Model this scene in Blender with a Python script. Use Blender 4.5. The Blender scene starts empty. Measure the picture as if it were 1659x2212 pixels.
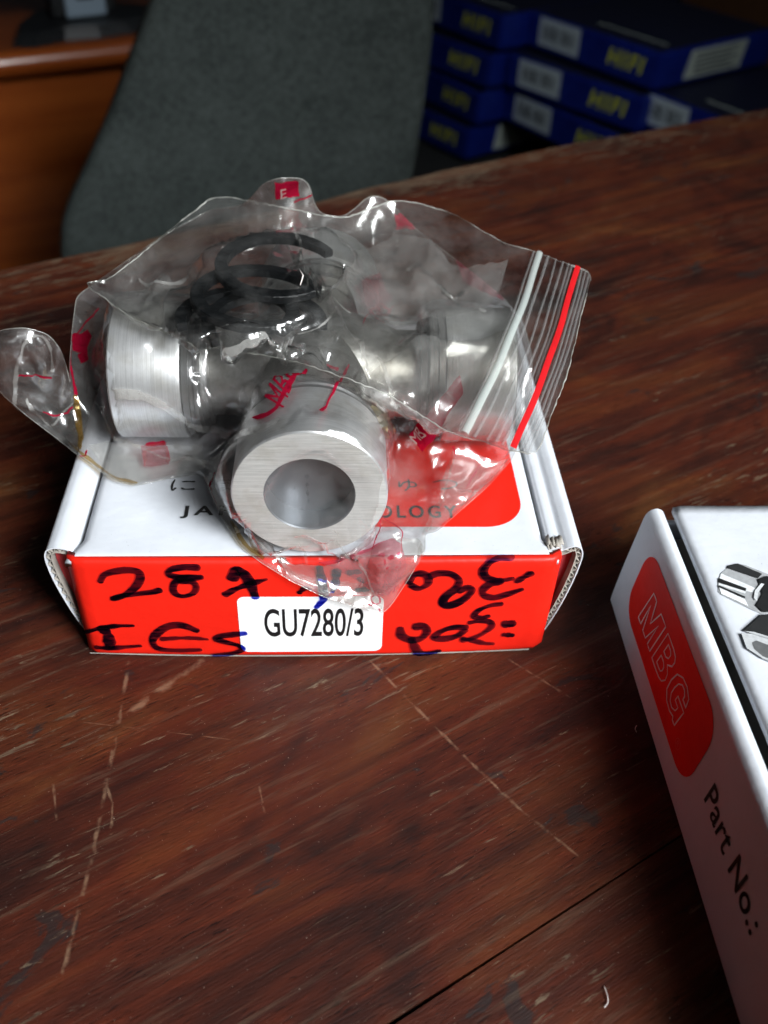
import bpy, bmesh, math, random
import numpy as np
from mathutils import Vector, Matrix
from mathutils.geometry import delaunay_2d_cdt
from mathutils.bvhtree import BVHTree

S = bpy.context.scene
COL = S.collection
R_ = math.radians

# ------------------------------------------------------------------ camera
FU, CU, CV = 2060.0, 829.5, 1106.0           # focal length and centre in a 1659 x 2212 picture
CAM = np.array([0.0029, -0.1389, 0.1613])
YAW, PITCH, ROLL = 0.0722, 0.7126, -0.0456
_fw = np.array([math.sin(YAW)*math.cos(PITCH), math.cos(YAW)*math.cos(PITCH), -math.sin(PITCH)])
_rt = np.array([math.cos(YAW), -math.sin(YAW), 0.0])
_dn = np.cross(_fw, _rt)
_c, _s = math.cos(ROLL), math.sin(ROLL)
RM = np.array([_c*_rt + _s*_dn, -_s*_rt + _c*_dn, _fw])
cam = bpy.data.cameras.new('camera')
cam.sensor_fit = 'VERTICAL'; cam.sensor_height = 24.0; cam.lens = 24.0*FU/2212.0
cam.clip_start = 0.005; cam.clip_end = 50
cam.dof.use_dof = True; cam.dof.focus_distance = 0.186; cam.dof.aperture_fstop = 12.5
co = bpy.data.objects.new('camera', cam); COL.objects.link(co)
m4 = Matrix.Identity(4)
for i in range(3):
    m4[i][0] = RM[0][i]; m4[i][1] = -RM[1][i]; m4[i][2] = -RM[2][i]; m4[i][3] = CAM[i]
co.matrix_world = m4
S.camera = co

# ------------------------------------------------------------------ light
w = bpy.data.worlds.new('World'); S.world = w; w.use_nodes = True
w.node_tree.nodes['Background'].inputs[0].default_value = (0.75, 0.88, 1.0, 1)
w.node_tree.nodes['Background'].inputs[1].default_value = 0.009

def area_lamp(name, direction, dist, sx, sy, power, col, aim=(0.0, 0.03, 0.02)):
    l = bpy.data.lights.new(name, 'AREA'); l.shape = 'RECTANGLE'; l.size = sx; l.size_y = sy
    l.energy = power; l.color = col
    o = bpy.data.objects.new(name, l); COL.objects.link(o)
    d = Vector(direction).normalized()
    o.location = Vector(aim) + d*dist
    o.rotation_euler = d.to_track_quat('Z', 'Y').to_euler()
    return o
# daylight from the open shop front, to the right of the photographer
EL, AZ = R_(37), R_(-49)
key = area_lamp('shop_front_light', (math.cos(EL)*math.cos(AZ), math.cos(EL)*math.sin(AZ), math.sin(EL)), 1.2, 0.46, 0.62, 3.65, (0.94, 0.98, 1.0))
key.data.spread = R_(50)
# weaker daylight from above and behind the photographer
area_lamp('back_light', (0.25, -0.9, 0.8), 1.6, 0.5, 0.3, 0.45, (0.93, 0.97, 1.0))

il = area_lamp('stack_fill_light', (0.15, -0.75, 1.0), 1.1, 0.5, 0.3, 0.65, (0.80, 0.92, 1.0), (0.35, 1.55, -0.35))  # unseen fill lamp, added to brighten the box stacks in the background
il.data.spread = R_(85)
S.view_settings.view_transform = 'Standard'; S.view_settings.look = 'None'
S.view_settings.exposure = 0.0; S.view_settings.gamma = 1.0
S.cycles.use_denoising = True
S.cycles.transparent_max_bounces = 16
S.cycles.max_bounces = 6; S.cycles.diffuse_bounces = 3; S.cycles.glossy_bounces = 3
S.cycles.use_adaptive_sampling = True; S.cycles.adaptive_threshold = 0.025; S.cycles.adaptive_min_samples = 12
S.cycles.caustics_reflective = False; S.cycles.caustics_refractive = False
S.cycles.sample_clamp_indirect = 6.0

# ------------------------------------------------------------------ helpers
def ray(u, v):
    return RM.T @ np.array([(u-CU)/FU, (v-CV)/FU, 1.0])
def atz(u, v, z):
    d = ray(u, v); return CAM + d*(z-CAM[2])/d[2]
def aty(u, v, y):
    d = ray(u, v); return CAM + d*(y-CAM[1])/d[1]

def obj(name, me, mat=None, parent=None, smooth=False):
    o = bpy.data.objects.new(name, me); COL.objects.link(o)
    if mat is not None:
        me.materials.clear(); me.materials.append(mat)
    if parent is not None: o.parent = parent
    if smooth:
        for p in me.polygons: p.use_smooth = True
    return o
def mesh(verts, faces):
    me = bpy.data.meshes.new('m')
    me.from_pydata([tuple(map(float, v)) for v in verts], [], [tuple(map(int, f)) for f in faces]); me.update()
    return me
def bmmesh(bm, recalc=True):
    if recalc: bmesh.ops.recalc_face_normals(bm, faces=bm.faces)
    me = bpy.data.meshes.new('m'); bm.to_mesh(me); bm.free(); return me
def thing(name, label, cat, loc=(0, 0, 0), group=None):
    o = bpy.data.objects.new(name, None); COL.objects.link(o); o.location = loc; o.empty_display_size = 0.01
    return tag(o, label, cat, group)
def tag(o, label, cat, group=None):
    o['label'] = label; o['category'] = cat
    if group: o['group'] = group
    return o
def structure(o):
    o['kind'] = 'structure'; return o
def box_bm(x0, x1, y0, y1, z0, z1, bev=0.0, seg=2):
    bm = bmesh.new()
    bmesh.ops.create_cube(bm, size=1)
    for v in bm.verts:
        v.co = Vector(((x0+x1)/2 + v.co.x*(x1-x0), (y0+y1)/2 + v.co.y*(y1-y0), (z0+z1)/2 + v.co.z*(z1-z0)))
    if bev > 0:
        bmesh.ops.bevel(bm, geom=bm.edges[:], offset=bev, segments=seg, affect='EDGES', profile=0.5)
    return bm
def box(name, x0, x1, y0, y1, z0, z1, mat, parent, bev=0.0, seg=2):
    return obj(name, bmmesh(box_bm(x0, x1, y0, y1, z0, z1, bev, seg)), mat, parent)
def catmull(pts, n):
    pts = np.array(pts, float); out = []
    P = np.vstack([2*pts[0]-pts[1], pts, 2*pts[-1]-pts[-2]])
    for i in range(1, len(P)-2):
        for k in range(n):
            t = k/n
            out.append(0.5*((2*P[i]) + (-P[i-1]+P[i+1])*t + (2*P[i-1]-5*P[i]+4*P[i+1]-P[i+2])*t*t + (-P[i-1]+3*P[i]-3*P[i+1]+P[i+2])*t**3))
    out.append(P[-2]); return np.array(out)
def ribbon2d(pts, width, n=8, smooth=True, taper=0.0, seed=0):
    """flat brush stroke in 2D with rounded ends: verts (k,2), quads, fraction along"""
    rnd = random.Random(seed)
    p = catmull(pts, n) if smooth and len(pts) > 2 else np.vstack([np.linspace(pts[i], pts[i+1], n, endpoint=False) for i in range(len(pts)-1)] + [np.array([pts[-1]], float)])
    d = np.gradient(p, axis=0); L = np.linalg.norm(d, axis=1, keepdims=True); d = d/np.maximum(L, 1e-12)
    nn = np.stack([-d[:, 1], d[:, 0]], 1)
    s = np.linspace(0, 1, len(p))
    wd = np.full(len(p), width/2.0)
    if taper: wd *= 1-taper*np.clip((s-0.6)/0.4, 0, 1)
    ph = rnd.uniform(0, 6)
    wd *= 1+0.16*np.sin(s*9+ph)+0.08*np.sin(s*23+2*ph)
    # rounded ends: extra rows
    rows = []; fr = []
    for a in (-1.0, -0.8, -0.45):
        q = p[0]+d[0]*wd[0]*a*0.7; ww = wd[0]*math.sqrt(max(0.02, 1-a*a)); rows.append((q-nn[0]*ww, q+nn[0]*ww)); fr.append(0)
    for i in range(len(p)): rows.append((p[i]-nn[i]*wd[i], p[i]+nn[i]*wd[i])); fr.append(s[i])
    for a in (0.45, 0.8, 1.0):
        q = p[-1]+d[-1]*wd[-1]*a*0.7; ww = wd[-1]*math.sqrt(max(0.02, 1-a*a)); rows.append((q-nn[-1]*ww, q+nn[-1]*ww)); fr.append(1)
    V = []; Fq = []; F = []
    for i, (a, b) in enumerate(rows):
        V += [a, b]; Fq += [fr[i], fr[i]]
        if i: F.append((2*i-2, 2*i, 2*i+1, 2*i-1))
    return np.array(V), F, np.array(Fq)
def join(parts):
    V = []; F = []; k = 0
    for v, f in parts:
        V += list(v); F += [tuple(i+k for i in q) for q in f]; k += len(v)
    return V, F
def tube(pts, r, seg=8, closed=False):
    pts = [Vector(p) for p in pts]; n = len(pts); V = []; F = []
    up = Vector((0.123, 0.3, 0.94)).normalized()
    for i, p in enumerate(pts):
        a = pts[max(0, i-1)]; b = pts[min(n-1, i+1)]
        t = (b-a).normalized(); x = t.cross(up).normalized(); y = t.cross(x)
        rr = r[i] if hasattr(r, '__len__') else r
        for k in range(seg):
            an = 2*math.pi*k/seg; V.append(p + x*math.cos(an)*rr + y*math.sin(an)*rr)
        if i:
            for k in range(seg):
                k2 = (k+1) % seg; F.append(((i-1)*seg+k, (i-1)*seg+k2, i*seg+k2, i*seg+k))
    F.append(tuple(range(seg))[::-1]); F.append(tuple(range((n-1)*seg, n*seg)))
    return V, F
def lathe(profile, seg=64):
    """profile [(r, h)] turned about the z axis"""
    V = []; F = []
    for (r, h) in profile:
        for k in range(seg):
            a = 2*math.pi*k/seg; V.append((r*math.cos(a), r*math.sin(a), h))
    for i in range(len(profile)-1):
        for k in range(seg):
            k2 = (k+1) % seg; F.append((i*seg+k, i*seg+k2, (i+1)*seg+k2, (i+1)*seg+k))
    return V, F
def text2d(body, size=1.0, bold=0.0, shear=0.0, xs=1.0, space=1.0, ax='LEFT', resolution=6):
    cu = bpy.data.curves.new('t', 'FONT'); cu.body = body; cu.size = size; cu.offset = bold; cu.shear = shear
    cu.space_character = space; cu.align_x = ax; cu.resolution_u = resolution; cu.fill_mode = 'FRONT'
    o = bpy.data.objects.new('t', cu); COL.objects.link(o)
    dg = bpy.context.evaluated_depsgraph_get(); ev = o.evaluated_get(dg); me = ev.to_mesh()
    V = np.array([(v.co.x*xs, v.co.y) for v in me.vertices]); F = [tuple(p.vertices) for p in me.polygons]
    ev.to_mesh_clear(); bpy.data.objects.remove(o); bpy.data.curves.remove(cu)
    return V, F
def fit2d(V, x0, x1, y0, y1):
    V = V.copy(); a = V.min(0); b = V.max(0)
    V[:, 0] = x0 + (V[:, 0]-a[0])/(b[0]-a[0])*(x1-x0); V[:, 1] = y0 + (V[:, 1]-a[1])/(b[1]-a[1])*(y1-y0)
    return V
def loops2d(V, F):
    cnt = {}
    for f in F:
        for i in range(len(f)):
            a, b = f[i], f[(i+1) % len(f)]; cnt.setdefault((min(a, b), max(a, b)), []).append((a, b))
    # weld by position first
    key = {}; idx = []
    for v in V:
        k = (round(v[0], 6), round(v[1], 6)); idx.append(key.setdefault(k, len(key)))
    pos = {i: np.array(k) for k, i in key.items()}
    c2 = {}
    for f in F:
        g = [idx[i] for i in f]
        for i in range(len(g)):
            a, b = g[i], g[(i+1) % len(g)]
            if a != b: c2.setdefault((min(a, b), max(a, b)), []).append((a, b))
    nxt = {}
    for e, l in c2.items():
        if len(l) == 1: nxt[l[0][0]] = l[0][1]
    out = []
    while nxt:
        s = next(iter(nxt)); lp = [s]; c = nxt.pop(s)
        while c != s and c in nxt: lp.append(c); c = nxt.pop(c)
        out.append(np.array([pos[i] for i in lp]))
    return out
def roundrect(x0, x1, y0, y1, r, n=8):
    P = []
    for cx, cy, a0 in ((x1-r, y1-r, 0), (x0+r, y1-r, 90), (x0+r, y0+r, 180), (x1-r, y0+r, 270)):
        for k in range(n+1):
            a = R_(a0+90*k/n); P.append((cx+r*math.cos(a), cy+r*math.sin(a)))
    return P

# ------------------------------------------------------------------ materials
class N:
    """tiny node-tree writer"""
    def __init__(s, name):
        s.m = bpy.data.materials.new(name); s.m.use_nodes = True; s.t = s.m.node_tree
        s.t.nodes.clear(); s.out = s.t.nodes.new('ShaderNodeOutputMaterial')
    def n(s, typ, ins=None, **kw):
        nd = s.t.nodes.new('ShaderNode'+typ)
        for k, v in kw.items(): setattr(nd, k, v)
        for k, v in (ins or {}).items():
            if isinstance(v, tuple) and len(v) == 2 and hasattr(v[0], 'outputs'): s.t.links.new(v[0].outputs[v[1]], nd.inputs[k])
            elif hasattr(v, 'outputs'): s.t.links.new(v.outputs[0], nd.inputs[k])
            else: nd.inputs[k].default_value = v
        return nd
    def math(s, op, a, b=0.0, c=None, clamp=False):
        ins = {0: a, 1: b}
        if c is not None: ins[2] = c
        return s.n('Math', ins, operation=op, use_clamp=clamp)
    def ramp(s, fac, stops, interp='LINEAR'):
        nd = s.n('ValToRGB', {0: fac}); e = nd.color_ramp.elements; nd.color_ramp.interpolation = interp
        while len(e) < len(stops): e.new(0.5)
        for i, (p, c) in enumerate(stops):
            e[i].position = p; e[i].color = (c, c, c, 1) if isinstance(c, (int, float)) else (*c, 1)
        return nd
    def mix(s, fac, a, b, blend='MIX'):
        nd = s.n('Mix', data_type='RGBA', blend_type=blend)
        for k, v in ((0, fac), (6, a), (7, b)):
            if hasattr(v, 'outputs'): s.t.links.new(v.outputs[2 if v.bl_idname == 'ShaderNodeMix' else 0], nd.inputs[k])
            else: nd.inputs[k].default_value = v if not isinstance(v, tuple) or len(v) == 4 else (*v, 1)
        return nd
    def link(s, a, ao, b, bi): s.t.links.new(a.outputs[ao], b.inputs[bi])
    def coords(s, scale=(1, 1, 1), kind='Object'):
        tc = s.n('TexCoord'); mp = s.n('Mapping', {0: (tc, kind), 'Scale': scale}); return mp
    def noise(s, vec, scale, detail=4.0, rough=0.55, dist=0.0):
        return s.n('TexNoise', {'Vector': vec, 'Scale': scale, 'Detail': detail, 'Roughness': rough, 'Distortion': dist})
    def principled(s, col, rough=0.5, metal=0.0, spec=0.5, bump=None, bstr=0.2, bdist=0.001, coat=0.0, coat_rough=0.1):
        p = s.n('BsdfPrincipled', {'Roughness': rough, 'Metallic': metal, 'Specular IOR Level': spec, 'Coat Weight': coat, 'Coat Roughness': coat_rough})
        if hasattr(col, 'outputs'): s.t.links.new(col.outputs[2 if col.bl_idname == 'ShaderNodeMix' else 0], p.inputs['Base Color'])
        else: p.inputs['Base Color'].default_value = (*col, 1)
        if bump is not None:
            b = s.n('Bump', {'Height': bump, 'Strength': bstr, 'Distance': bdist}); s.t.links.new(b.outputs[0], p.inputs['Normal'])
        return p
    def done(s, sh): s.t.links.new(sh.outputs[0], s.out.inputs[0]); return s.m

def paper(name, col, var=0.06, rough=0.42, coat=0.15):
    k = N(name); c = k.coords()
    n1 = k.noise(c, 60, 4); n3 = k.noise(c, 2600, 1)
    r1 = k.ramp(n1, [(0.35, 1-var), (0.65, 1.0)])
    speck = k.ramp(n3, [(0.735, 1.0), (0.77, 0.55)])
    cc = k.mix(1.0, (*col, 1), r1, 'MULTIPLY'); cc = k.mix(0.6, cc, speck, 'MULTIPLY')
    h = k.noise(c, 260, 2)
    return k.done(k.principled(cc, rough, 0, 0.3, h, 0.25, 0.0006, coat, 0.22))
def plain(name, col, rough=0.5, metal=0.0, spec=0.5, nscale=0, var=0.2, bstr=0.0):
    k = N(name)
    if nscale:
        n = k.noise(k.coords(), nscale, 5); r = k.ramp(n, [(0.3, 1-var), (0.7, 1.0)])
        cc = k.mix(1.0, (*col, 1), r, 'MULTIPLY')
        return k.done(k.principled(cc, rough, metal, spec, n if bstr else None, bstr, 0.002))
    return k.done(k.principled(col, rough, metal, spec))

M = {}
M['white'] = paper('white_carton', (0.70, 0.725, 0.775), 0.10)
M['red'] = paper('red_carton', (0.84, 0.016, 0.006), 0.12, 0.5, 0.05)
M['pink'] = paper('faded_red_card', (0.62, 0.06, 0.07), 0.3, 0.6, 0)
M['sticker'] = paper('sticker_paper', (0.90, 0.90, 0.90), 0.03, 0.55, 0)
M['kraft'] = paper('grey_board', (0.46, 0.42, 0.37), 0.35, 0.9, 0)
M['printblack'] = plain('black_print', (0.010, 0.010, 0.011), 0.45, nscale=700, var=0.5)
M['printwhite'] = plain('white_print', (0.82, 0.80, 0.78), 0.45)
M['printdim'] = plain('pale_red_print', (0.80, 0.10, 0.08), 0.45)

def ink():
    k = N('marker_ink'); c = k.coords()
    n = k.noise(k.coords((260, 260, 1500)), 1.0, 3, 0.6); n2 = k.noise(c, 90, 3)
    s = k.math('MULTIPLY_ADD', n, 0.6, k.math('MULTIPLY', n2, 0.6))
    col = k.ramp(s, [(0.40, (0.014, 0.018, 0.30)), (0.55, (0.05, 0.08, 0.52)), (0.66, (0.30, 0.34, 0.75))])
    t = k.n('BsdfTransparent', {0: col}); g = k.n('BsdfGlossy', {0: (0.9, 0.8, 0.9, 1), 1: 0.3})
    return k.done(k.n('MixShader', {0: 0.022, 1: t, 2: g}))
M['ink'] = ink()

def steel(name, base, rough, metal, kind):
    k = N(name); tc = k.n('TexCoord')
    if kind == 'turned':     # fine rings round the axis
        mp = k.n('Mapping', {0: (tc, 'Object'), 'Scale': (60, 60, 4200)}); bs = 0.10
    elif kind == 'brushed':  # straight grinding lines
        mp = k.n('Mapping', {0: (tc, 'Object'), 'Rotation': (0, 0, R_(8)), 'Scale': (90, 2600, 90)}); bs = 0.35
    else:
        mp = k.n('Mapping', {0: (tc, 'Object'), 'Scale': (500, 500, 500)}); bs = 0.5
    n = k.noise(mp, 1.0, 4, 0.65); st = k.noise(k.coords(), 140, 4)
    r = k.ramp(n, [(0.3, 0.70), (0.7, 1.0)]); r2 = k.ramp(st, [(0.32, (0.84, 0.82, 0.78)), (0.5, (1, 1, 1))])
    cc = k.mix(1.0, k.mix(1.0, (*base, 1), r, 'MULTIPLY'), r2, 'MULTIPLY')
    return k.done(k.principled(cc, rough, metal, 0.5, n, bs, 0.00025))
M['cup'] = steel('turned_steel', (0.86, 0.87, 0.88), 0.36, 0.78, 'turned')
M['cupface'] = steel('ground_steel_face', (0.93, 0.93, 0.90), 0.46, 0.45, 'brushed')
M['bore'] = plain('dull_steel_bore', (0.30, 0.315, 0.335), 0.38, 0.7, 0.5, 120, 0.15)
M['cast'] = steel('forged_steel', (0.42, 0.41, 0.39), 0.40, 0.85, 'cast')
M['seal'] = steel('seal_steel', (0.33, 0.33, 0.33), 0.35, 0.85, 'turned')
M['ringsteel'] = plain('black_spring_steel', (0.005, 0.006, 0.007), 0.42, 0.0, 0.35, 900, 0.5, 0.25)
M['rubber'] = plain('dark_rubber', (0.015, 0.016, 0.018), 0.6)

def film(name, tint, haze, hazecol, rough, bump, scratch=0.0, patch=True):
    k = N(name); c = k.coords()
    nb = k.noise(c, 170, 2, 0.6, 0.6)
    hgt = nb
    b = k.n('Bump', {'Height': hgt, 'Strength': bump, 'Distance': 0.0012})
    lw = k.n('LayerWeight', {'Blend': 0.5, 'Normal': b})
    f4 = k.math('POWER', (lw, 1), 3.5); fac = k.math('MULTIPLY_ADD', f4, 0.75, 0.10, clamp=True)
    # cloudy haze and scratches in the plastic
    n2 = k.noise(c, 55, 4, 0.65); mp = k.n('Mapping', {0: (k.n('TexCoord'), 'Object'), 'Rotation': (0, 0.3, 0.8), 'Scale': (500, 2600, 900)})
    n3 = k.noise(mp, 1.0, 3, 0.7)
    h1 = k.ramp(n2, [(0.40, 0.1), (0.72, 2.2)]); h2 = k.ramp(n3, [(0.63, 0.0), (0.72, 1.0)])
    hz = k.math('MULTIPLY', h1 if patch else 1.0, haze); hz = k.math('MULTIPLY_ADD', h2, scratch, hz, clamp=True)
    hc = (*hazecol, 1)
    tr = k.n('BsdfTransparent', {0: (*tint, 1)})
    df = k.n('BsdfDiffuse', {0: hc}); tl = k.n('BsdfTranslucent', {0: hc})
    sc = k.n('MixShader', {0: 0.3, 1: df, 2: tl})
    base = k.n('MixShader', {0: hz, 1: tr, 2: sc})
    gl = k.n('BsdfGlossy', {0: (1, 1, 1, 1), 1: rough, 'Normal': b})
    return k.done(k.n('MixShader', {0: fac, 1: base, 2: gl}))
M['film'] = film('clear_film', (0.965, 0.96, 0.955), 0.055, (0.88, 0.86, 0.83), 0.18, 0.15, 0.05)
M['filmzip'] = film('hazy_zip_film', (0.95, 0.95, 0.94), 0.036, (0.91, 0.90, 0.87), 0.16, 0.15, 0.07)
M['edgefilm'] = film('sealed_film_edge', (0.9, 0.9, 0.86), 0.42, (0.9, 0.9, 0.84), 0.15, 0.4, 0.1)
M['zipridge'] = film('milky_zip_ridge', (0.9, 0.93, 0.9), 0.55, (0.82, 0.90, 0.86), 0.2, 0.1, 0.0, False)
M['ziprib'] = film('clear_zip_rib', (0.96, 0.96, 0.95), 0.16, (0.9, 0.9, 0.9), 0.12, 0.1, 0.0, False)
def printed(name, col, op):
    k = N(name); n = k.noise(k.coords(), 500, 4, 0.7)
    r = k.ramp(n, [(0.30, op*0.55), (0.5, op)])
    d = k.n('BsdfDiffuse', {0: (*col, 1)}); t = k.n('BsdfTranslucent', {0: (*col, 1)})
    tr = k.n('BsdfTransparent', {0: (min(1, col[0]*1.5), col[1]*2, col[2]*2, 1)})
    a = k.n('MixShader', {0: 0.4, 1: d, 2: t})
    return k.done(k.n('MixShader', {0: r, 1: tr, 2: a}))
M['bagred'] = printed('red_bag_print', (0.58, 0.012, 0.055), 0.62)
M['bagclear'] = printed('pale_bag_print', (0.75, 0.66, 0.60), 0.6)
M['zipred'] = plain('red_zip_stripe', (0.58, 0.010, 0.014), 0.4, nscale=300, var=0.15)
M['lint'] = plain('pale_lint', (0.75, 0.68, 0.64), 0.8)

TH = R_(29.5)
def to_plank(p):
    return (p[0]*math.cos(TH)+p[1]*math.sin(TH), -p[0]*math.sin(TH)+p[1]*math.cos(TH))
FAR_N, CRACK_N = 0.2165, -0.0735
def wood():
    k = N('worn_mahogany'); tc = k.n('TexCoord')
    def mp(sx, sy, sz=1.0): return k.n('Mapping', {0: (tc, 'Object'), 'Scale': (sx, sy, sz)})
    g1 = k.noise(mp(9, 210, 60), 1.0, 4, 0.6, 0.3)
    g2 = k.noise(mp(70, 700, 300), 1.0, 3, 0.7, 0.4)
    big = k.noise(mp(16, 34, 20), 1.0, 5, 0.62, 0.8)
    hue = k.ramp(big, [(0.34, (0.020, 0.0058, 0.0040)), (0.48, (0.057, 0.0112, 0.0050)), (0.60, (0.074, 0.0180, 0.0062)), (0.70, (0.098, 0.0325, 0.0105))])
    val = k.ramp(g1, [(0.30, 0.42), (0.46, 0.85), (0.60, 1.12), (0.76, 1.5)])
    base = k.mix(1.0, hue, val, 'MULTIPLY')
    pore = k.noise(mp(230, 2300, 400), 1.0, 2, 0.6, 0.3)
    fine = k.ramp(pore, [(0.34, 0.25), (0.40, 0.95), (0.62, 1.05), (0.70, 1.6)])
    pm = k.ramp(k.noise(mp(22, 60, 30), 1.0, 3, 0.6, 0.5), [(0.38, 0.15), (0.62, 1.0)])
    cc = k.mix(pm, base, fine, 'MULTIPLY')
    # dark greasy stains and dents
    st = k.noise(mp(34, 70, 40), 1.0, 5, 0.65, 1.0); sm = k.ramp(st, [(0.625, 0.0), (0.655, 0.75)])
    cc = k.mix(sm, cc, (0.017, 0.0135, 0.013, 1))
    # long, soft grey streaks where the varnish has gone thin
    w2 = k.noise(mp(24, 430, 100), 1.0, 4, 0.68, 0.4); w2m = k.ramp(w2, [(0.56, 0.0), (0.68, 0.28)])
    cc = k.mix(w2m, cc, (0.125, 0.085, 0.055, 1))
    # pale worn streaks along the grain, denser near the far edge and on the left
    ws = k.noise(mp(85, 760, 200), 1.0, 4, 0.70, 0.5); wl = k.noise(mp(12, 40, 30), 1.0, 3, 0.5)
    sx = k.n('SeparateXYZ', {0: (tc, 'Object')})
    left = k.n('MapRange', {0: (sx, 0), 1: 0.10, 2: -0.14, 3: 0.0, 4: 0.055}); left.clamp = True
    edge = k.n('MapRange', {0: (sx, 1), 1: FAR_N-0.030, 2: FAR_N-0.004, 3: 0.0, 4: 0.20}); edge.clamp = True
    q = k.math('MULTIPLY_ADD', wl, 0.42, ws); q = k.math('ADD', q, left); q = k.math('ADD', q, edge)
    wm = k.ramp(q, [(0.865, 0.0), (0.925, 0.70)])
    wcol = k.ramp(g2, [(0.3, (0.05, 0.036, 0.025)), (0.7, (0.21, 0.155, 0.10))])
    cc = k.mix(wm, cc, wcol)
    # fine dust
    du = k.noise(mp(2200, 2200, 2200), 1.0, 2, 0.5); dm = k.ramp(du, [(0.715, 0.0), (0.76, 0.6)])
    cc = k.mix(dm, cc, (0.32, 0.25, 0.2, 1))
    # individual scratches (a shape of their own)
    flat = k.n('VectorMath', {0: (tc, 'Object'), 1: (1, 1, 0)}, operation='MULTIPLY')
    wob = k.noise(mp(300, 300, 300), 1.0, 2, 0.5)
    def seg(a, b, wdt):
        a = to_plank(atz(*a, 0)); b = to_plank(atz(*b, 0))
        A = Vector((a[0], a[1], 0)); B = Vector((b[0], b[1], 0)); D = B-A; L2 = D.length_squared
        pa = k.n('VectorMath', {0: flat, 1: A[:]}, operation='SUBTRACT')
        dt = k.n('VectorMath', {0: pa, 1: D[:]}, operation='DOT_PRODUCT')
        t = k.math('DIVIDE', (dt, 1), L2, clamp=True)
        pr = k.n('VectorMath', {0: D[:], 'Scale': t}, operation='SCALE')
        df = k.n('VectorMath', {0: pa, 1: pr}, operation='SUBTRACT')
        ln = k.n('VectorMath', {0: df}, operation='LENGTH')
        l2 = k.math('MULTIPLY_ADD', wob, wdt*4.0, (ln, 1)); l2 = k.math('SUBTRACT', l2, wdt*2.0)
        m = k.n('MapRange', {0: l2, 1: wdt*2.0, 2: wdt*0.4, 3: 0.0, 4: 1.0}); m.clamp = True
        return m
    lines = [([(278, 1428), (255, 1570), (228, 1700), (195, 1870), (160, 2000), (138, 2100)], 0.00026),
             ([(228, 1690), (243, 1735), (240, 1800)], 0.00018),
             ([(800, 1428), (930, 1560), (1010, 1640), (1120, 1745), (1250, 1850)], 0.0002),
             ([(1100, 1425), (1245, 1515)], 0.00016), ([(437, 1428), (280, 1538)], 0.0005),
             ([(180, 1560), (520, 1600)], 0.00006), ([(560, 1700), (572, 1755)], 0.00013), ([(1155, 1360), (1180, 1380)], 0.0002),
             ([(115, 1690), (122, 1770)], 0.00016)]
    brk = k.ramp(k.noise(mp(260, 260, 260), 1.0, 3, 0.6), [(0.42, 0.0), (0.60, 0.42)])
    tot = None
    for pl, wd in lines:
        for a, b in zip(pl[:-1], pl[1:]):
            m = seg(a, b, wd); tot = m if tot is None else k.math('MAXIMUM', tot, m)
    tot = k.math('MULTIPLY', tot, brk)
    cc = k.mix(tot, cc, (0.30, 0.18, 0.11, 1))
    hgt = k.noise(mp(230, 2300, 400), 1.0, 2, 0.6, 0.3)
    rg = k.ramp(g1, [(0.3, 0.62), (0.7, 0.46)])
    p = k.principled(cc, 0.5, 0, 0.28, hgt, 0.2, 0.0006)
    k.link(rg, 0, p, 'Roughness')
    return k.done(p)
M['wood'] = wood()
M['endgrain'] = plain('dark_bare_wood', (0.05, 0.022, 0.012), 0.8, nscale=60, var=0.5)

# ------------------------------------------------------------------ table
table = thing('wooden_table', 'worn dark red-brown plank table top under both cartons', 'table')
def plank(n0, n1, x0, x1, th, seed):
    rnd = np.random.RandomState(seed)
    nx = 260; xs = np.linspace(x0, x1, nx); r = 0.004
    ph = rnd.uniform(0, 6, 8); fr = rnd.uniform(8, 220, 8); am = 0.10/fr
    def wob(x, k): return sum(am[(i+k) % 8]*np.sin(fr[(i+k) % 8]*x+ph[(i+2*k) % 8]) for i in range(8))*0.35
    V = []; F = []
    prof = [(n0, -th, 0), (n0, 0, 0)]
    r = r if n1 > 0.1 else 0.00005
    prof += [(n0+0.0008, 0, 0), (n0+0.0012, 0, 0)]
    for t in np.linspace(0.02, 0.98, 14): prof.append((n0+0.002+(n1-n0-0.004-r)*t, 0, 2))
    prof += [(n1-r-0.0008, 0, 1), (n1-r-0.0003, 0, 1)]
    for a in (np.linspace(0, 90, 6) if n1 > 0.1 else []): prof.append((n1-r+r*math.sin(R_(a)), -r+r*math.cos(R_(a)), 1))
    prof += [(n1, -th, 1)] if n1 > 0.1 else [(n1, 0, 1), (n1, -th, 1)]
    for i, x in enumerate(xs):
        for (n, z, e) in prof:
            dn = wob(x, 0)*(0.16 if n1 > 0.1 else 0) if e == 0 else (wob(x, 3)*(1 if n1 > 0.1 else 0.04) if e == 1 else 0)
            V.append((x, n+dn, z))
    m = len(prof)
    for i in range(nx-1):
        for j in range(m-1): F.append((i*m+j, (i+1)*m+j, (i+1)*m+j+1, i*m+j+1))
        F.append((i*m+m-1, (i+1)*m+m-1, (i+1)*m, i*m))
    F.append(tuple(range(m))); F.append(tuple(range((nx-1)*m, nx*m))[::-1])
    o = obj('plank', mesh(V, F), M['wood'], table, True); o.data.set_sharp_from_angle(angle=R_(35)); o.rotation_euler = (0, 0, TH)
    return o
plank(CRACK_N, FAR_N, -0.42, 0.62, 0.035, 3)
plank(-0.30, CRACK_N-0.00032, -0.42, 0.62, 0.035, 9)
FLOOR = -0.78
for lx, ln in ((-0.36, -0.25), (0.56, -0.25), (-0.36, 0.12), (0.56, 0.12)):
    o = box('leg', lx-0.025, lx+0.025, ln-0.025, ln+0.025, FLOOR, -0.0355, M['endgrain'], table, 0.003); o.rotation_euler = (0, 0, TH)

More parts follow.
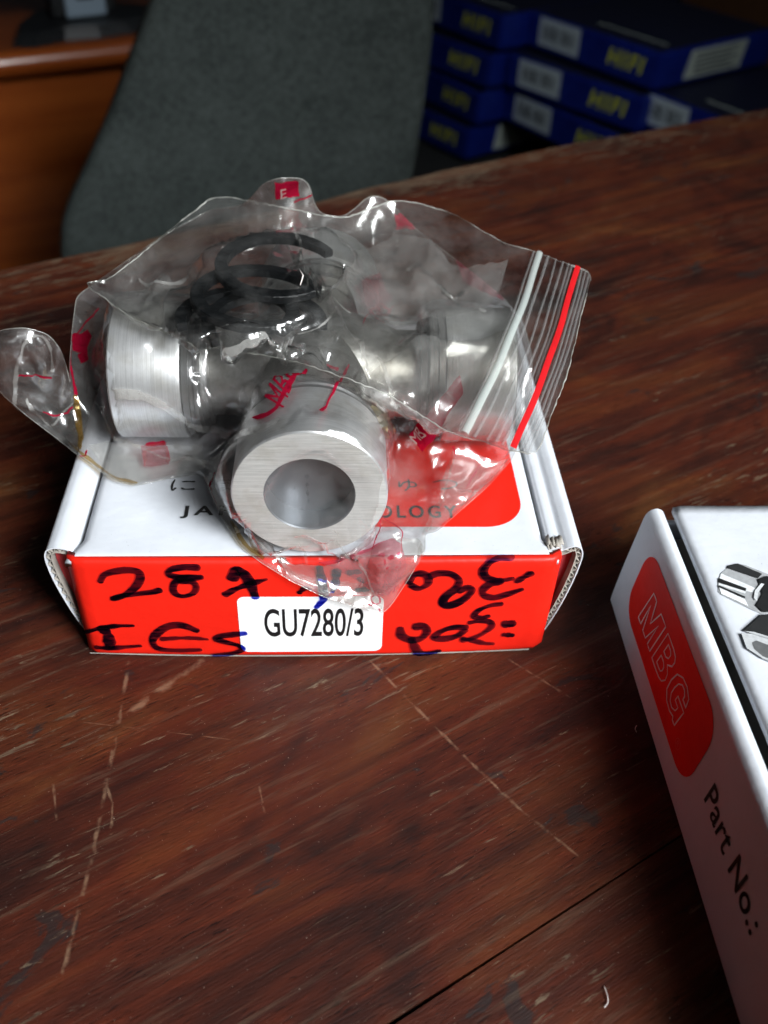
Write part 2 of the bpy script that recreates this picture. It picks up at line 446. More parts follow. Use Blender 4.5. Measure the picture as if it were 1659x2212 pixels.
# ------------------------------------------------------------------ cartons
def side_path(pts): return catmull(pts, 10)
def sheet(path, o0, o1, y0, y1, ends=True):
    """a sheet following an xz path between two offsets, from y0 to y1"""
    p = np.array(path); d = np.gradient(p, axis=0); d /= np.maximum(np.linalg.norm(d, axis=1, keepdims=True), 1e-9)
    nn = np.stack([-d[:, 1], d[:, 0]], 1)
    a = p+nn*np.reshape(o0, (-1, 1)); b = p+nn*np.reshape(o1, (-1, 1)); n = len(p)
    V = [(q[0], y, q[1]) for y in (y0, y1) for q in list(a)+list(b)]; F = []
    for i in range(n-1):
        F += [(i, i+1, 2*n+i+1, 2*n+i), (n+i, 3*n+i, 3*n+i+1, n+i+1), (i, n+i, n+i+1, i+1), (2*n+i, 2*n+i+1, 3*n+i+1, 3*n+i)]
    F += [(0, 2*n, 3*n, n), (n-1, 2*n-1, 4*n-1, 3*n-1)]
    return V, F
def resample(path, ds):
    p = np.array(path); L = np.r_[0, np.cumsum(np.linalg.norm(np.diff(p, axis=0), axis=1))]
    s = np.arange(0, L[-1], ds); return np.stack([np.interp(s, L, p[:, 0]), np.interp(s, L, p[:, 1])], 1), s
def side_wall(root, pts, y0, y1, flip):
    p, s = resample(side_path(pts), 0.0002)
    if flip: p = p*np.array([-1, 1])
    sg = -1.0 if flip else 1.0       # offset to the inside
    o = obj('side_wall', mesh(*sheet(p, 0*s, sg*0.00024+0*s, y0, y1)), M['white'], root, False)
    mid = sg*(0.00078+0.00044*np.sin(2*np.pi*s/0.0021)); F_ = sheet(p, mid-0.0001, mid+0.0001, y0+0.0002, y1)
    obj('flute', mesh(*F_), M['kraft'], o)
    obj('inner_liner', mesh(*sheet(p, sg*0.0013+0*s, sg*0.0015+0*s, y0+0.0001, y1)), M['kraft'], o)
    return o
def lid_mesh(x0, x1, y0, y1, z, cham, th, seed, bulge=0.0006):
    rnd = np.random.RandomState(seed); nx, ny = 60, 60; V = []; F = []
    ph = rnd.uniform(0, 6, 12)
    def hz(x, y):
        a = (x-x0)/(x1-x0); b = (y-y0)/(y1-y0)
        return bulge*math.sin(math.pi*a)*math.sin(math.pi*min(1, b))*1.0 + 0.00012*(math.sin(90*x+ph[0])+math.sin(70*y+ph[1]+40*x))*math.sin(math.pi*b)
    for layer in (0, 1):
        for j in range(ny+1):
            y = y0+(y1-y0)*(j/ny)**1.4
            ch = cham*max(0.0, 1-(y-y0)/0.0055)
            for i in range(nx+1):
                t = i/nx; x = (x0-ch)+(x1-x0+2*ch)*t
                zz = z+hz(x, y)-(th if layer else 0)
                if y-y0 < 0.0012: zz -= 0.0008*(1-(y-y0)/0.0012)**2
                e = min(t, 1-t)*(x1-x0)
                if e < 0.001 and not layer: zz -= 0.0004*(1-e/0.001)
                V.append((x, y, zz))
    m = (nx+1)*(ny+1)
    for j in range(ny):
        for i in range(nx):
            a = j*(nx+1)+i; F.append((a, a+1, a+nx+2, a+nx+1)); F.append((m+a, m+a+nx+1, m+a+nx+2, m+a+1))
    for i in range(nx):
        F.append((i, m+i, m+i+1, i+1)); a = ny*(nx+1)+i; F.append((a, a+1, m+a+1, m+a))
    for j in range(ny):
        a = j*(nx+1); F.append((a, a+nx+1, m+a+nx+1, m+a)); b = a+nx; F.append((b, m+b, m+b+nx+1, b+nx+1))
    return mesh(V, F), hz
def bow(x, z, hw=0.05): return 0.0012*max(0.0, 1-(x/hw)**2)*(1-0.65*max(0.0, min(1.0, z/0.0283)))
def front_mesh(hw, z1, th):
    """front panel: rounded at the top fold and bottom edge"""
    prof = [(0.0012, 0.0001), (0.0003, 0.0003), (0.0, 0.0011)] + [(-0.00025*math.sin(math.pi*t), 0.0011+(z1-0.0022)*t) for t in np.linspace(0.05, 0.95, 12)] + [(0.0, z1-0.0010), (0.0002, z1-0.0004), (0.0007, z1-0.0001)]
    nx = 50; V = []; F = []; m = len(prof)
    for lay in (0, 1):
        for i in range(nx+1):
            t = i/nx*2-1; x = hw*t; ey = 0.0012*max(0, (abs(x)-(hw-0.0022))/0.0022)**2
            for (y, z) in prof:
                xb = x*(1-0.010*(1-z/z1)*(1 if t > 0 else 0.2))
                V.append((xb, y+ey-bow(x, z, hw)+(th if lay else 0), z+ (0.0006*max(0, (t-0.8)/0.2)**2 if z < 0.002 else 0)))
    M_ = (nx+1)*m
    for i in range(nx):
        for j in range(m-1):
            a = i*m+j; F.append((a, a+m, a+m+1, a+1)); F.append((M_+a, M_+a+1, M_+a+m+1, M_+a+m))
        a = i*m; F.append((a, M_+a, M_+a+m, a+m)); a = i*m+m-1; F.append((a, a+m, M_+a+m, M_+a))
    for i in (0, nx):
        for j in range(m-1):
            a = i*m+j; F.append((a, a+1, M_+a+1, M_+a) if i == 0 else (a, M_+a, M_+a+1, a+1))
    return mesh(V, F)

HB = 0.0283; DB = 0.096
b1 = thing('product_carton', 'red-fronted white carton with marker writing, carrying the bagged joint', 'carton')
PATH_R = [(0.0488, 0.0004), (0.0503, 0.003), (0.0526, 0.0105), (0.0543, 0.0185), (0.0551, 0.0252), (0.0546, 0.0279), (0.0532, 0.0288), (0.0517, 0.0284), (0.0505, 0.0277), (0.0494, 0.0279), (0.0482, 0.0277), (0.0474, 0.0262), (0.0472, 0.018)]
PATH_L = [(0.0490, 0.0004), (0.0500, 0.003), (0.0524, 0.0105), (0.0543, 0.0190), (0.0550, 0.0252), (0.0545, 0.0280), (0.0530, 0.0289), (0.0515, 0.0289), (0.0500, 0.0284), (0.0489, 0.0276), (0.0484, 0.0262), (0.0482, 0.018)]
side_wall(b1, PATH_R, 0.0032, DB, False)
side_wall(b1, PATH_L, 0.0030, DB, True)
obj('front_panel', front_mesh(0.05, HB, 0.0014), M['red'], b1, True)
me, hz1 = lid_mesh(-0.0475, 0.0466, 0.0006, DB-0.001, HB, 0.0028, 0.0014, 4)
lid1 = obj('lid', me, M['white'], b1, True)
box('back_panel', -0.0485, 0.0485, DB, DB+0.0015, 0.0005, HB-0.001, M['white'], b1, 0.0004)
box('tray_or_gap_shade', -0.0470, 0.0462, 0.0075, DB-0.001, 0.0004, HB-0.004, M['kraft'], b1, 0.0004)
# red tuck flaps seen between the front panel and the flared side walls
def tuck(sgn, pts):
    p, s = resample(side_path(pts), 0.0012); p = p[p[:, 1] < 0.0262]; p = p[:max(3, np.argmax(p[:, 1])+1)]
    V = []; F = []
    for (x, z) in p:
        V += [(sgn*0.0462, 0.0062, z), (sgn*(x-0.0016), 0.0055, z)]
    for i in range(len(p)-1): F.append((2*i, 2*i+1, 2*i+3, 2*i+2))
    o = obj('tuck_flap', mesh(V, F), M['pink'], b1)
    sm = o.modifiers.new('s', 'SOLIDIFY'); sm.thickness = 0.0006
tuck(1, PATH_R); tuck(-1, PATH_L)
# torn curl of board at the right-hand corner of the lid
rnd = random.Random(5)
parts = []
for k in range(13):
    c = Vector((0.0478+0.0026*rnd.random(), 0.0030+0.0018*rnd.random(), 0.0262+0.0024*rnd.random())); r = 0.0005+0.0004*rnd.random()
    pts = [c+Vector((r*math.cos(a), rnd.uniform(-.0002, .0002), r*math.sin(a)*1.2)) for a in np.linspace(rnd.uniform(0, 3), rnd.uniform(4.5, 6.2), 9)]
    V = []; F = []
    for i, q in enumerate(pts):
        V += [q+Vector((0, -0.0008, 0)), q+Vector((0, 0.0018, 0))]
        if i: F.append((2*i-2, 2*i, 2*i+1, 2*i-1))
    parts.append((V, F))
torn = obj('torn_board', mesh(*join(parts)), M['kraft'], b1, True)
sm = torn.modifiers.new('s', 'SOLIDIFY'); sm.thickness = 0.00022

def flat_xy(V2, z, f=None): return [(p[0], p[1], z+(f(p[0], p[1]) if f else 0)) for p in V2]
def subdiv(V, F, maxlen):
    bm = bmesh.new(); vs = [bm.verts.new(tuple(v) if len(v) == 3 else (v[0], v[1], 0)) for v in V]
    for f in F:
        try: bm.faces.new([vs[i] for i in f])
        except ValueError: pass
    bmesh.ops.remove_doubles(bm, verts=bm.verts[:], dist=maxlen*1e-4)
    bmesh.ops.triangulate(bm, faces=bm.faces[:])
    for _ in range(7):
        le = [e for e in bm.edges if e.calc_length() > maxlen]
        if not le: break
        bmesh.ops.subdivide_edges(bm, edges=le, cuts=1); bmesh.ops.triangulate(bm, faces=bm.faces[:])
    bm.verts.ensure_lookup_table(); bm.verts.index_update()
    V2 = np.array([v.co[:] for v in bm.verts]); F2 = [tuple(v.index for v in f.verts) for f in bm.faces]; bm.free()
    return V2, F2
def poly_fill(P): return np.array(P), [tuple(range(len(P)))]

# red block and lettering on the lid
def lid_xy(u, v): p = atz(u, v, HB+0.0003); return p[0], p[1]
rx1, _ = lid_xy(1124, 1080); _, ry0 = lid_xy(1040, 1137)
V, F = subdiv(*poly_fill(roundrect(0.0035, rx1, ry0, 0.075, 0.0085, 10)), 0.004)
obj('printed_block', mesh(flat_xy(V, HB+0.00010, hz1), F), M['red'], lid1, True)
for word, ua, ub in (('JAPAN', 388, 602), ('TECHNOLOGY', 640, 990)):
    V, F = text2d(word, 1.0, 0.022, 0, 1.25, 1.35)
    jx0, jy0 = lid_xy(ua, 1120); jy1 = lid_xy(ua, 1093)[1]; jx1 = lid_xy(ub, 1122)[0]
    V = fit2d(V, jx0, jx1, jy0, jy1); V, F = subdiv(V, F, 0.003)
    obj('lettering', mesh(flat_xy(V, HB+0.00022, hz1), F), M['printblack'], lid1)
# hiragana line above it, drawn stroke by stroke
KANA = {'ni': [[(0.12, 0.9), (0.06, 0.5), (0.10, 0.08), (0.2, 0.25)], [(0.42, 0.74), (0.6, 0.76), (0.85, 0.74)], [(0.42, 0.26), (0.55, 0.16), (0.88, 0.18)]],
        'ho': [[(0.12, 0.9), (0.08, 0.5), (0.12, 0.08)], [(0.4, 0.85), (0.9, 0.86)], [(0.4, 0.6), (0.9, 0.61)], [(0.66, 0.85), (0.67, 0.2), (0.5, 0.08), (0.4, 0.18), (0.6, 0.27), (0.9, 0.1)]],
        'n': [[(0.55, 0.92), (0.3, 0.5), (0.1, 0.08), (0.35, 0.45), (0.48, 0.4), (0.5, 0.12), (0.68, 0.08), (0.9, 0.4)]],
        'no': [[(0.5, 0.82), (0.42, 0.35), (0.2, 0.15), (0.08, 0.45), (0.35, 0.82), (0.75, 0.8), (0.92, 0.5), (0.8, 0.2), (0.55, 0.08)]],
        'ki': [[(0.15, 0.78), (0.7, 0.84)], [(0.12, 0.58), (0.72, 0.64)], [(0.35, 0.95), (0.5, 0.6), (0.66, 0.36)], [(0.25, 0.28), (0.35, 0.1), (0.68, 0.08)], [(0.82, 0.98), (0.88, 0.88)]],
        'shi': [[(0.2, 0.92), (0.2, 0.3), (0.4, 0.06), (0.75, 0.2), (0.9, 0.42)], [(0.6, 0.9), (0.68, 0.78)]],
        'yu': [[(0.15, 0.7), (0.15, 0.3), (0.35, 0.65), (0.7, 0.62), (0.75, 0.35), (0.45, 0.28)], [(0.5, 0.85), (0.5, 0.3), (0.35, 0.02)]],
        'tsu': [[(0.05, 0.66), (0.45, 0.82), (0.85, 0.7), (0.9, 0.42), (0.6, 0.2), (0.35, 0.16)]]}
kx0, ky0 = lid_xy(366, 1062); ky1 = lid_xy(366, 1034)[1]; kx1 = lid_xy(1016, 1062)[0]
seq = ['ni', 'ho', 'n', 'no', 'ki', 'shi', 'yu', 'tsu']; pit = (kx1-kx0)/len(seq); parts = []
for i, c in enumerate(seq):
    for st in KANA[c]:
        P = [(kx0+pit*i+pit*0.72*a, ky0+(ky1-ky0)*b) for a, b in st]
        V, F, _ = ribbon2d(P, 0.00042, 6); parts.append((flat_xy(V, HB+0.00022, hz1), F))
obj('lettering', mesh(*join(parts)), M['printblack'], lid1)

# sticker on the front
def fr(u, v): p = aty(u, v, 0.0); return p[0], p[2]
def front_plane(V2, y): return [(p[0], -0.0003-y-bow(p[0], p[1]), p[1]) for p in V2]
def fr(u, v):
    y = 0.0
    for _ in range(4): p = aty(u, v, y); y = -0.0003-bow(p[0], p[2])
    return p[0], p[2]
sx0, sz1 = fr(511, 1289); sx1, sz0 = fr(824, 1405)
V, F = subdiv(*poly_fill(roundrect(sx0, sx1, sz0, sz1, 0.0016, 6)), 0.003)
stk = obj('sticker', mesh(front_plane(V, 0.00005), F), M['sticker'], b1, True)
V, F = text2d('GU7280/3', 1.0, 0.012, 0, 0.7)
tx0, tz0 = fr(573, 1375); tx1, tz1 = fr(786, 1313)
V = fit2d(V, tx0, tx1, tz0, tz1)
obj('lettering', mesh(front_plane(V, 0.00010), F), M['printblack'], stk)
# marker handwriting
def z5(X, Y): return fr((150+X/1.3825)*0.54, (1750+Y/1.3825)*0.54)
def z6(X, Y): return fr((1250+X/1.3825)*0.54, (1750+Y/1.3825)*0.54)
HW = [
 ('first', z5, [([(348, 795), (372, 757), (430, 738), (500, 730), (558, 740), (570, 775), (545, 822), (495, 862), (445, 885), (418, 888), (470, 872), (560, 860), (640, 850), (678, 840)], 30, .2),
        ([(885, 716), (810, 714), (740, 728), (728, 752), (780, 768), (860, 772), (908, 768)], 30, .0),
        ([(905, 768), (820, 772), (762, 800), (756, 850), (800, 874), (862, 858), (880, 820), (850, 792), (790, 790)], 26, 0),
        ([(1082, 775), (1106, 728), (1145, 752), (1180, 805), (1208, 880)], 42, .2), ([(1040, 866), (1105, 832), (1200, 800), (1268, 780)], 28, .5)]),
 ('second', z6, [([(-72, 856), (-40, 830), (-8, 836)], 22, .3), ([(40, 715), (52, 790), (64, 880), (42, 915), (22, 935)], 34, .5),
        ([(135, 735), (128, 800), (112, 850)], 34, .5), ([(205, 745), (240, 738), (268, 742)], 26, .4), ([(250, 842), (285, 838), (310, 840)], 26, .4), ([(258, 775), (285, 800)], 18, .4),
        ([(548, 815), (590, 832), (640, 806), (636, 764), (596, 748), (556, 764), (535, 800)], 30, 0),
        ([(655, 762), (700, 748), (768, 752), (812, 786), (796, 830), (742, 872), (722, 908), (748, 926), (800, 912), (852, 880), (882, 842), (858, 826), (812, 846)], 34, 0),
        ([(1100, 662), (1034, 662), (980, 690), (948, 735), (966, 772), (1030, 788), (1108, 776)], 32, .3),
        ([(1040, 792), (980, 808), (944, 842), (952, 870), (1005, 882), (1082, 862), (1160, 836)], 34, .4),
        ([(1130, 795), (1170, 770), (1212, 747)], 26, -.3),
        ([(1045, 918), (985, 926), (925, 950), (892, 984), (935, 992), (975, 984)], 24, .0)]),
 ('third', z5, [([(268, 1072), (350, 1052), (440, 1038), (532, 1036)], 24, .3), ([(362, 1052), (394, 1092), (404, 1150)], 44, 0), ([(326, 1158), (400, 1162), (480, 1156), (572, 1148)], 26, .4),
        ([(884, 1066), (800, 1036), (724, 1042), (668, 1076), (640, 1116), (654, 1154), (704, 1170), (800, 1174), (902, 1170)], 34, .5), ([(690, 1112), (780, 1106), (870, 1106), (942, 1112)], 22, .4),
        ([(1150, 1080), (1090, 1086), (1012, 1096), (992, 1112), (1050, 1130), (1112, 1146), (1136, 1168), (1090, 1188), (1030, 1196), (978, 1200)], 28, .4)]),
 ('fourth', z6, [([(486, 1052), (494, 1092), (540, 1114), (600, 1108), (634, 1072), (618, 1040), (572, 1042)], 36, 0), ([(548, 1112), (566, 1152), (590, 1186), (640, 1190), (704, 1176)], 36, .5),
        ([(850, 1048), (780, 1048), (712, 1070), (676, 1104), (730, 1110), (800, 1094), (846, 1062)], 32, 0), ([(868, 1022), (930, 1012), (984, 1018), (988, 1046), (940, 1082), (880, 1108), (832, 1118)], 26, 0),
        ([(832, 1108), (890, 1120), (950, 1134), (1000, 1136)], 26, .3), ([(1066, 1030), (1090, 1024), (1110, 1028)], 40, 0), ([(1058, 1088), (1108, 1090)], 26, 0)])]
px = 1/1.3825*0.54*0.0001025
k = 0
for nm, cv, strokes in HW:
    parts = []
    for pts, wd, tp in strokes:
        P = [cv(*q) for q in pts]; V, F, s = ribbon2d(P, wd*px*1.32, 7, True, max(0, tp), k); k += 1
        parts.append(([(p[0], -0.0003-0.00016-0.00008*s[i]-0.00001*(k % 5)-bow(p[0], p[1]), p[1]) for i, p in enumerate(V)], F))
    obj('handwriting', mesh(*join(parts)), M['ink'], b1)
# pale worn line along the bottom edge of the front panel
V, F, _ = ribbon2d([(-0.0495, 0.0006), (-0.02, 0.0004), (0.02, 0.00045), (0.0465, 0.0006)], 0.00035, 30, True)
obj('worn_edge', mesh([(p[0], 0.00005-bow(p[0], p[1]), p[1]) for p in V], F), M['kraft'], b1)

# ---- second carton
DB2 = 0.116
O2 = Vector((0.1172, 0.0155-DB2, 0))
b2 = thing('product_carton', 'white carton with red side panel and printed joint picture, cut off at right', 'carton', O2)
P2L = [(0.0487, 0.0004), (0.0486, 0.003), (0.0478, 0.012), (0.0468, 0.021), (0.0462, 0.0262), (0.0455, 0.0279), (0.0442, 0.0287), (0.0430, 0.0284), (0.0421, 0.0274), (0.0417, 0.0255), (0.0416, 0.018)]
side_wall(b2, P2L, 0.002, DB2-0.0004, True)
side_wall(b2, PATH_R, 0.003, DB2-0.002, False)
obj('front_panel', front_mesh(0.048, HB, 0.0014), M['red'], b2, True)
me, hz2 = lid_mesh(-0.0404, 0.0466, 0.0006, DB2-0.0002, HB+0.0010, 0.0010, 0.0018, 8, 0.0008)
lid2 = obj('lid', me, M['white'], b2, True)
box('back_panel', -0.0452, 0.0485, DB2-0.0024, DB2-0.0009, 0.0005, HB-0.0022, M['white'], b2, 0.0004)
box('tray_or_gap_shade', -0.0425, 0.0462, 0.0035, DB2-0.003, 0.0004, HB-0.006, M['kraft'], b2, 0.0004)
# printing on its left face: a plane fitted to the leaning wall, as (along y, up the wall)
wp = catmull(P2L, 10)
def wall_x(z): return -(np.interp(z, wp[:45, 1], wp[:45, 0]))
def on_wall(V2, off): return [(wall_x(p[1])-off, p[0], p[1]) for p in V2]
def face2(u, v):
    z = 0.014
    for _ in range(8):
        x = O2.x+wall_x(z); d = ray(u, v); t = (x-CAM[0])/d[0]; q = CAM+d*t; z = min(0.03, max(0, q[2]))
    return q[1]-O2.y, q[2]
# red panel
ya, za = face2(1372, 1240); yb, zb = face2(1500, 1640)
c1 = face2(1404, 1180); c2 = face2(1350, 1290); c3 = face2(1480, 1709); c4 = face2(1550, 1560)
V, F = subdiv(*poly_fill(roundrect(c3[0]+0.0005, c1[0]-0.0005, c2[1]-0.0012, min(0.0253, c4[1]+0.0008), 0.006, 8)), 0.003)
print('panel', c1, c2, c3, c4)
pan = obj('printed_panel', mesh(on_wall(V, 0.00009), F), M['red'], b2, True)
PY1, PY0 = c1[0]-0.0005, c3[0]+0.0005; PZ0, PZ1 = c2[1]-0.0012, min(0.0253, c4[1]+0.0008)
# text runs towards the viewer (decreasing y), letters upright towards the lid
def wall_text(V, ya, yb, z0, z1):
    W = fit2d(V, 0, 1, 0, 1); return np.stack([ya+(yb-ya)*W[:, 0], z0+(z1-z0)*W[:, 1]], 1)
lps = []
def sk(P): return np.array([(x+0.045*y-0.03, y) for x, y in P])
lps.append(sk([(.42, 0), (.42, 1), (.56, 1), (.62, .96), (.648, .86), (.648, .70), (.60, .54), (.655, .42), (.672, .25), (.645, .08), (.60, .02), (.54, 0)]))
lps.append(sk([(.49, .15), (.49, .43), (.55, .43), (.585, .36), (.59, .25), (.575, .17), (.545, .15)]))
lps.append(sk([(.49, .59), (.49, .86), (.545, .86), (.572, .80), (.572, .67), (.54, .59)]))
lps.append(sk([(.985, .68), (.96, .90), (.88, 1.0), (.80, .97), (.735, .80), (.72, .50), (.735, .20), (.80, .03), (.88, 0), (.94, .07), (.955, 0), (1.0, 0), (1.0, .54), (.865, .54), (.865, .38), (.93, .38), (.925, .23), (.88, .14), (.83, .17), (.795, .32), (.79, .52), (.80, .72), (.835, .85), (.88, .86), (.915, .78), (.92, .68)]))
lps.append(np.array([(0.0, 0.0), (0.055, 1.0), (0.135, 1.0), (0.185, 0.42), (0.255, 1.0), (0.375, 1.0), (0.330, 0.0), (0.262, 0.0), (0.290, 0.72), (0.205, 0.0), (0.130, 0.0), (0.088, 0.72), (0.068, 0.0)]))
mn, mx = np.zeros(2), np.ones(2)
m1 = face2(1415, 1275); m2 = face2(1480, 1590); mzh = face2(1448, 1285)
parts = []
for lp in lps:
    W = (lp-mn)/(mx-mn); q = np.stack([(PY1-0.0075)+(PY0+0.0105-PY1+0.0075)*W[:, 0], PZ0+0.0045+(PZ1-PZ0-0.0098)*W[:, 1]], 1)
    q = np.vstack([q, q[:1]]); seg = [q[0]]
    for p in q[1:]:
        if np.linalg.norm(p-seg[-1]) > 0.0002: seg.append(p)
    if len(seg) < 4: continue
    V, F, _ = ribbon2d(seg, 0.00032, 2, False); parts.append((on_wall(V, 0.00018), F))
obj('lettering', mesh(*join(parts)), M['printwhite'], pan)
# registered mark
cy, cz = face2(1466, 1607); parts = []
ring = [(cy+0.0011*math.cos(a), cz+0.0011*math.sin(a)) for a in np.linspace(0, 2*math.pi, 25)]
V, F, _ = ribbon2d(ring, 0.00014, 2, False); parts.append((on_wall(V, 0.00018), F))
V, F = text2d('R', 1.0); V = wall_text(V, cy+0.0005, cy-0.0005, cz-0.0006, cz+0.0006); parts.append((on_wall(V, 0.00018), F))
obj('registered_mark', mesh(*join(parts)), M['printdim'], pan)
V, F = text2d('Part No.:', 1.0, 0.012, 0, 1.1, 1.04)
t0 = face2(1545, 1690); t1 = face2(1615, 2030); tz = face2(1520, 1718)
print('part', t0, t1, tz)
V = wall_text(V, t0[0], t1[0], tz[1]-0.0003, t0[1]); V, F = subdiv(V, F, 0.003)
obj('lettering', mesh(on_wall(V, 0.00010), F), M['printblack'], b2)
# greyscale picture of a joint printed on the lid
def lid2_xy(u, v): p = atz(u, v, HB+0.0012); return p[0]-O2.x, p[1]-O2.y
def zz(X, Y): return ((2372+X/2.37)*0.54, (1950+Y/2.37)*0.54)
greys = {}
def grey(v):
    if v not in greys: greys[v] = plain('grey_print', (v, v*1.02, v*1.04), 0.4, nscale=900, var=0.25)
    return greys[v]
PIC = [(0.42, [(1265, 770), (1300, 735), (1370, 722), (1440, 735), (1720, 850), (1720, 1190), (1600, 1205), (1480, 1150), (1215, 1015), (1190, 990), (1185, 880), (1215, 810)]),
       (0.85, [(1215, 815), (1470, 925), (1540, 960), (1540, 1000), (1450, 985), (1195, 870)]), (0.80, [(1190, 905), (1450, 990), (1440, 1010), (1190, 925)]), (0.9, [(1195, 950), (1440, 1065), (1470, 1130), (1215, 1010)]),
       (0.02, [(1192, 862), (1450, 962), (1445, 990), (1192, 905)]), (0.025, [(1190, 932), (1440, 1042), (1440, 1058), (1192, 950)]), (0.03, [(1290, 745), (1370, 728), (1600, 830), (1560, 870), (1270, 770)]),
       (0.02, [(1560, 880), (1640, 850), (1720, 870), (1720, 1190), (1610, 1195), (1540, 1130), (1600, 1020)]), (0.7, [(1530, 990), (1590, 920), (1620, 930), (1560, 1010), (1550, 1090), (1520, 1060)]),
       (0.03, [(1420, 1370), (1590, 1220), (1720, 1215), (1720, 1450), (1500, 1390)]), (0.55, [(1425, 1375), (1520, 1385), (1720, 1450), (1720, 1470), (1560, 1420)]),
       (0.6, [(1400, 1400), (1500, 1405), (1720, 1480), (1720, 1690), (1600, 1640), (1450, 1540)]), (0.14, [(1500, 1490), (1540, 1470), (1720, 1540), (1720, 1670), (1600, 1620), (1520, 1550)])]
for i, (g, pl) in enumerate(PIC):
    P = [lid2_xy(*zz(*q)) for q in pl]
    V, F = subdiv(*poly_fill(P), 0.002)
    obj('printed_picture', mesh(flat_xy(V, HB+0.0010+0.00012+0.00004*i, hz2), F), grey(g), lid2)

# ------------------------------------------------------------------ universal joint
CX, CY, CZ, RC = -0.0006, 0.0446, HB+0.0157, 0.015
uj = thing('universal_joint', 'steel universal joint cross with four bearing cups inside clear printed bag', 'machine part', (CX, CY, CZ))
uj.rotation_euler = (0, 0, R_(-1.0))
HALF = 0.0432
cup_prof = [(0.0088, 0.0), (0.0147, 0.0), (0.0150, -0.0003), (0.0150, -0.0145), (0.0148, -0.0150), (0.0128, -0.0150)]
cup_me = mesh(*lathe(cup_prof[1:], 96))
face_me = mesh(*lathe([(0.0088, 0.0), (0.01472, 0.0)], 96))
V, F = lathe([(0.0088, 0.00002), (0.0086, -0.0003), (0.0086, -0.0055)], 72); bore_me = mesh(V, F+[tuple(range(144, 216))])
seal_me = mesh(*lathe([(0.0128, -0.0146), (0.0142, -0.0153), (0.0142, -0.0166), (0.0137, -0.0168), (0.0137, -0.0176), (0.0141, -0.0178), (0.0141, -0.0186), (0.0125, -0.0190), (0.0122, -0.0204), (0.0100, -0.0206)], 72))
for ang in (-90, 180, 0, 90):
    a = R_(ang)
    h = bpy.data.objects.new('bearing_cup', cup_me); COL.objects.link(h); h.parent = uj
    h.matrix_parent_inverse = Matrix.Identity(4)
    d = Vector((math.cos(a), math.sin(a), 0)); h.location = d*HALF
    h.rotation_mode = 'QUATERNION'; h.rotation_quaternion = d.to_track_quat('Z', 'Y')
    if not cup_me.materials: cup_me.materials.append(M['cup'])
    for p in cup_me.polygons: p.use_smooth = True
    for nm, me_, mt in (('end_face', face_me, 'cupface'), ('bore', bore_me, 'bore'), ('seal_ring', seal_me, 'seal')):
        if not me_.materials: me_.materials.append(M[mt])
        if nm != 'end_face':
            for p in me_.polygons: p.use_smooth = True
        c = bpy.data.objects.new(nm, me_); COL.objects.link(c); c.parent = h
for me_ in (cup_me, bore_me, seal_me): me_.set_sharp_from_angle(angle=R_(25))
# forged spider in the middle
bm = bmesh.new()
def arm(bm, d):
    V, F = lathe([(0.0098, 0.0235), (0.0098, 0.018), (0.0112, 0.0150), (0.0128, 0.0105), (0.0138, 0.006), (0.0135, 0.0)], 40)
    q = Vector(d).to_track_quat('Z', 'Y'); vs = [bm.verts.new(q @ Vector(v)) for v in V]
    for f in F: bm.faces.new([vs[i] for i in f])
for d in ((1, 0, 0), (-1, 0, 0), (0, 1, 0), (0, -1, 0)): arm(bm, d)
bmesh.ops.create_uvsphere(bm, u_segments=24, v_segments=16, radius=0.0142)
obj('spider', bmmesh(bm), M['cast'], uj, True)
V, F = lathe([(0.0001, 0.0100), (0.0014, 0.0098), (0.0018, 0.0090), (0.0014, 0.0080), (0.0016, 0.0066), (0.0030, 0.0060), (0.0030, 0.0030), (0.0024, 0.0026), (0.0024, -0.004)], 16)
M['brass'] = steel('dull_brass', (0.52, 0.43, 0.24), 0.35, 0.9, 'cast')
gn = obj('grease_nipple', mesh(V, F), M['brass'], uj); gn.location = (0.0098, -0.0098, -0.003); gn.rotation_mode = 'QUATERNION'; gn.rotation_quaternion = Vector((1, -1, -0.25)).to_track_quat('Z', 'Y')

# ------------------------------------------------------------------ snap rings
def snap_ring(u, v, z, rz, tilt, r_out, gap, label):
    n = 64; prof = []
    V = []; F = []
    a0 = R_(gap/2); a1 = 2*math.pi-a0
    for i in range(n+1):
        a = a0+(a1-a0)*i/n; e = min(i, n-i)/6.0; wd = 0.0027*(0.75+0.25*min(1, e)); c, s = math.cos(a), math.sin(a)
        for (r, h) in ((r_out-wd, -0.0009), (r_out-0.0002, -0.0009), (r_out, -0.0007), (r_out, 0.0007), (r_out-0.0002, 0.0009), (r_out-wd, 0.0009)):
            V.append((r*c, r*s, h))
    for i in range(n):
        for k in range(6):
            k2 = (k+1) % 6; F.append((i*6+k, (i+1)*6+k, (i+1)*6+k2, i*6+k2))
    F.append((5, 4, 3, 2, 1, 0)); F.append(tuple(n*6+q for q in range(6)))
    o = obj('snap_ring', mesh(V, F), M['ringsteel'])
    o.location = atz(u, v, z); o.rotation_euler = (tilt[0], tilt[1], R_(rz))
    tag(o, label, 'snap ring', 'black snap rings in the small zip bag')
    return o
RINGS = [(600, 575, 0.0650, -12, (R_(4), R_(2)), 0.0136, 80, 'topmost black snap ring, nearest the back edge of the zip bag'),
         (559, 643, 0.0634, -14, (R_(-2), R_(3)), 0.0142, 60, 'black snap ring second from the back in the zip bag'),
         (513, 682, 0.0619, 262, (R_(2), R_(-3)), 0.0128, 116, 'black snap ring reaching furthest left in the zip bag'),
         (572, 700, 0.0604, -72, (R_(0), R_(2)), 0.0130, 140, 'lowest black snap ring, nearest the front edge of the zip bag')]
for q in RINGS: snap_ring(*q)

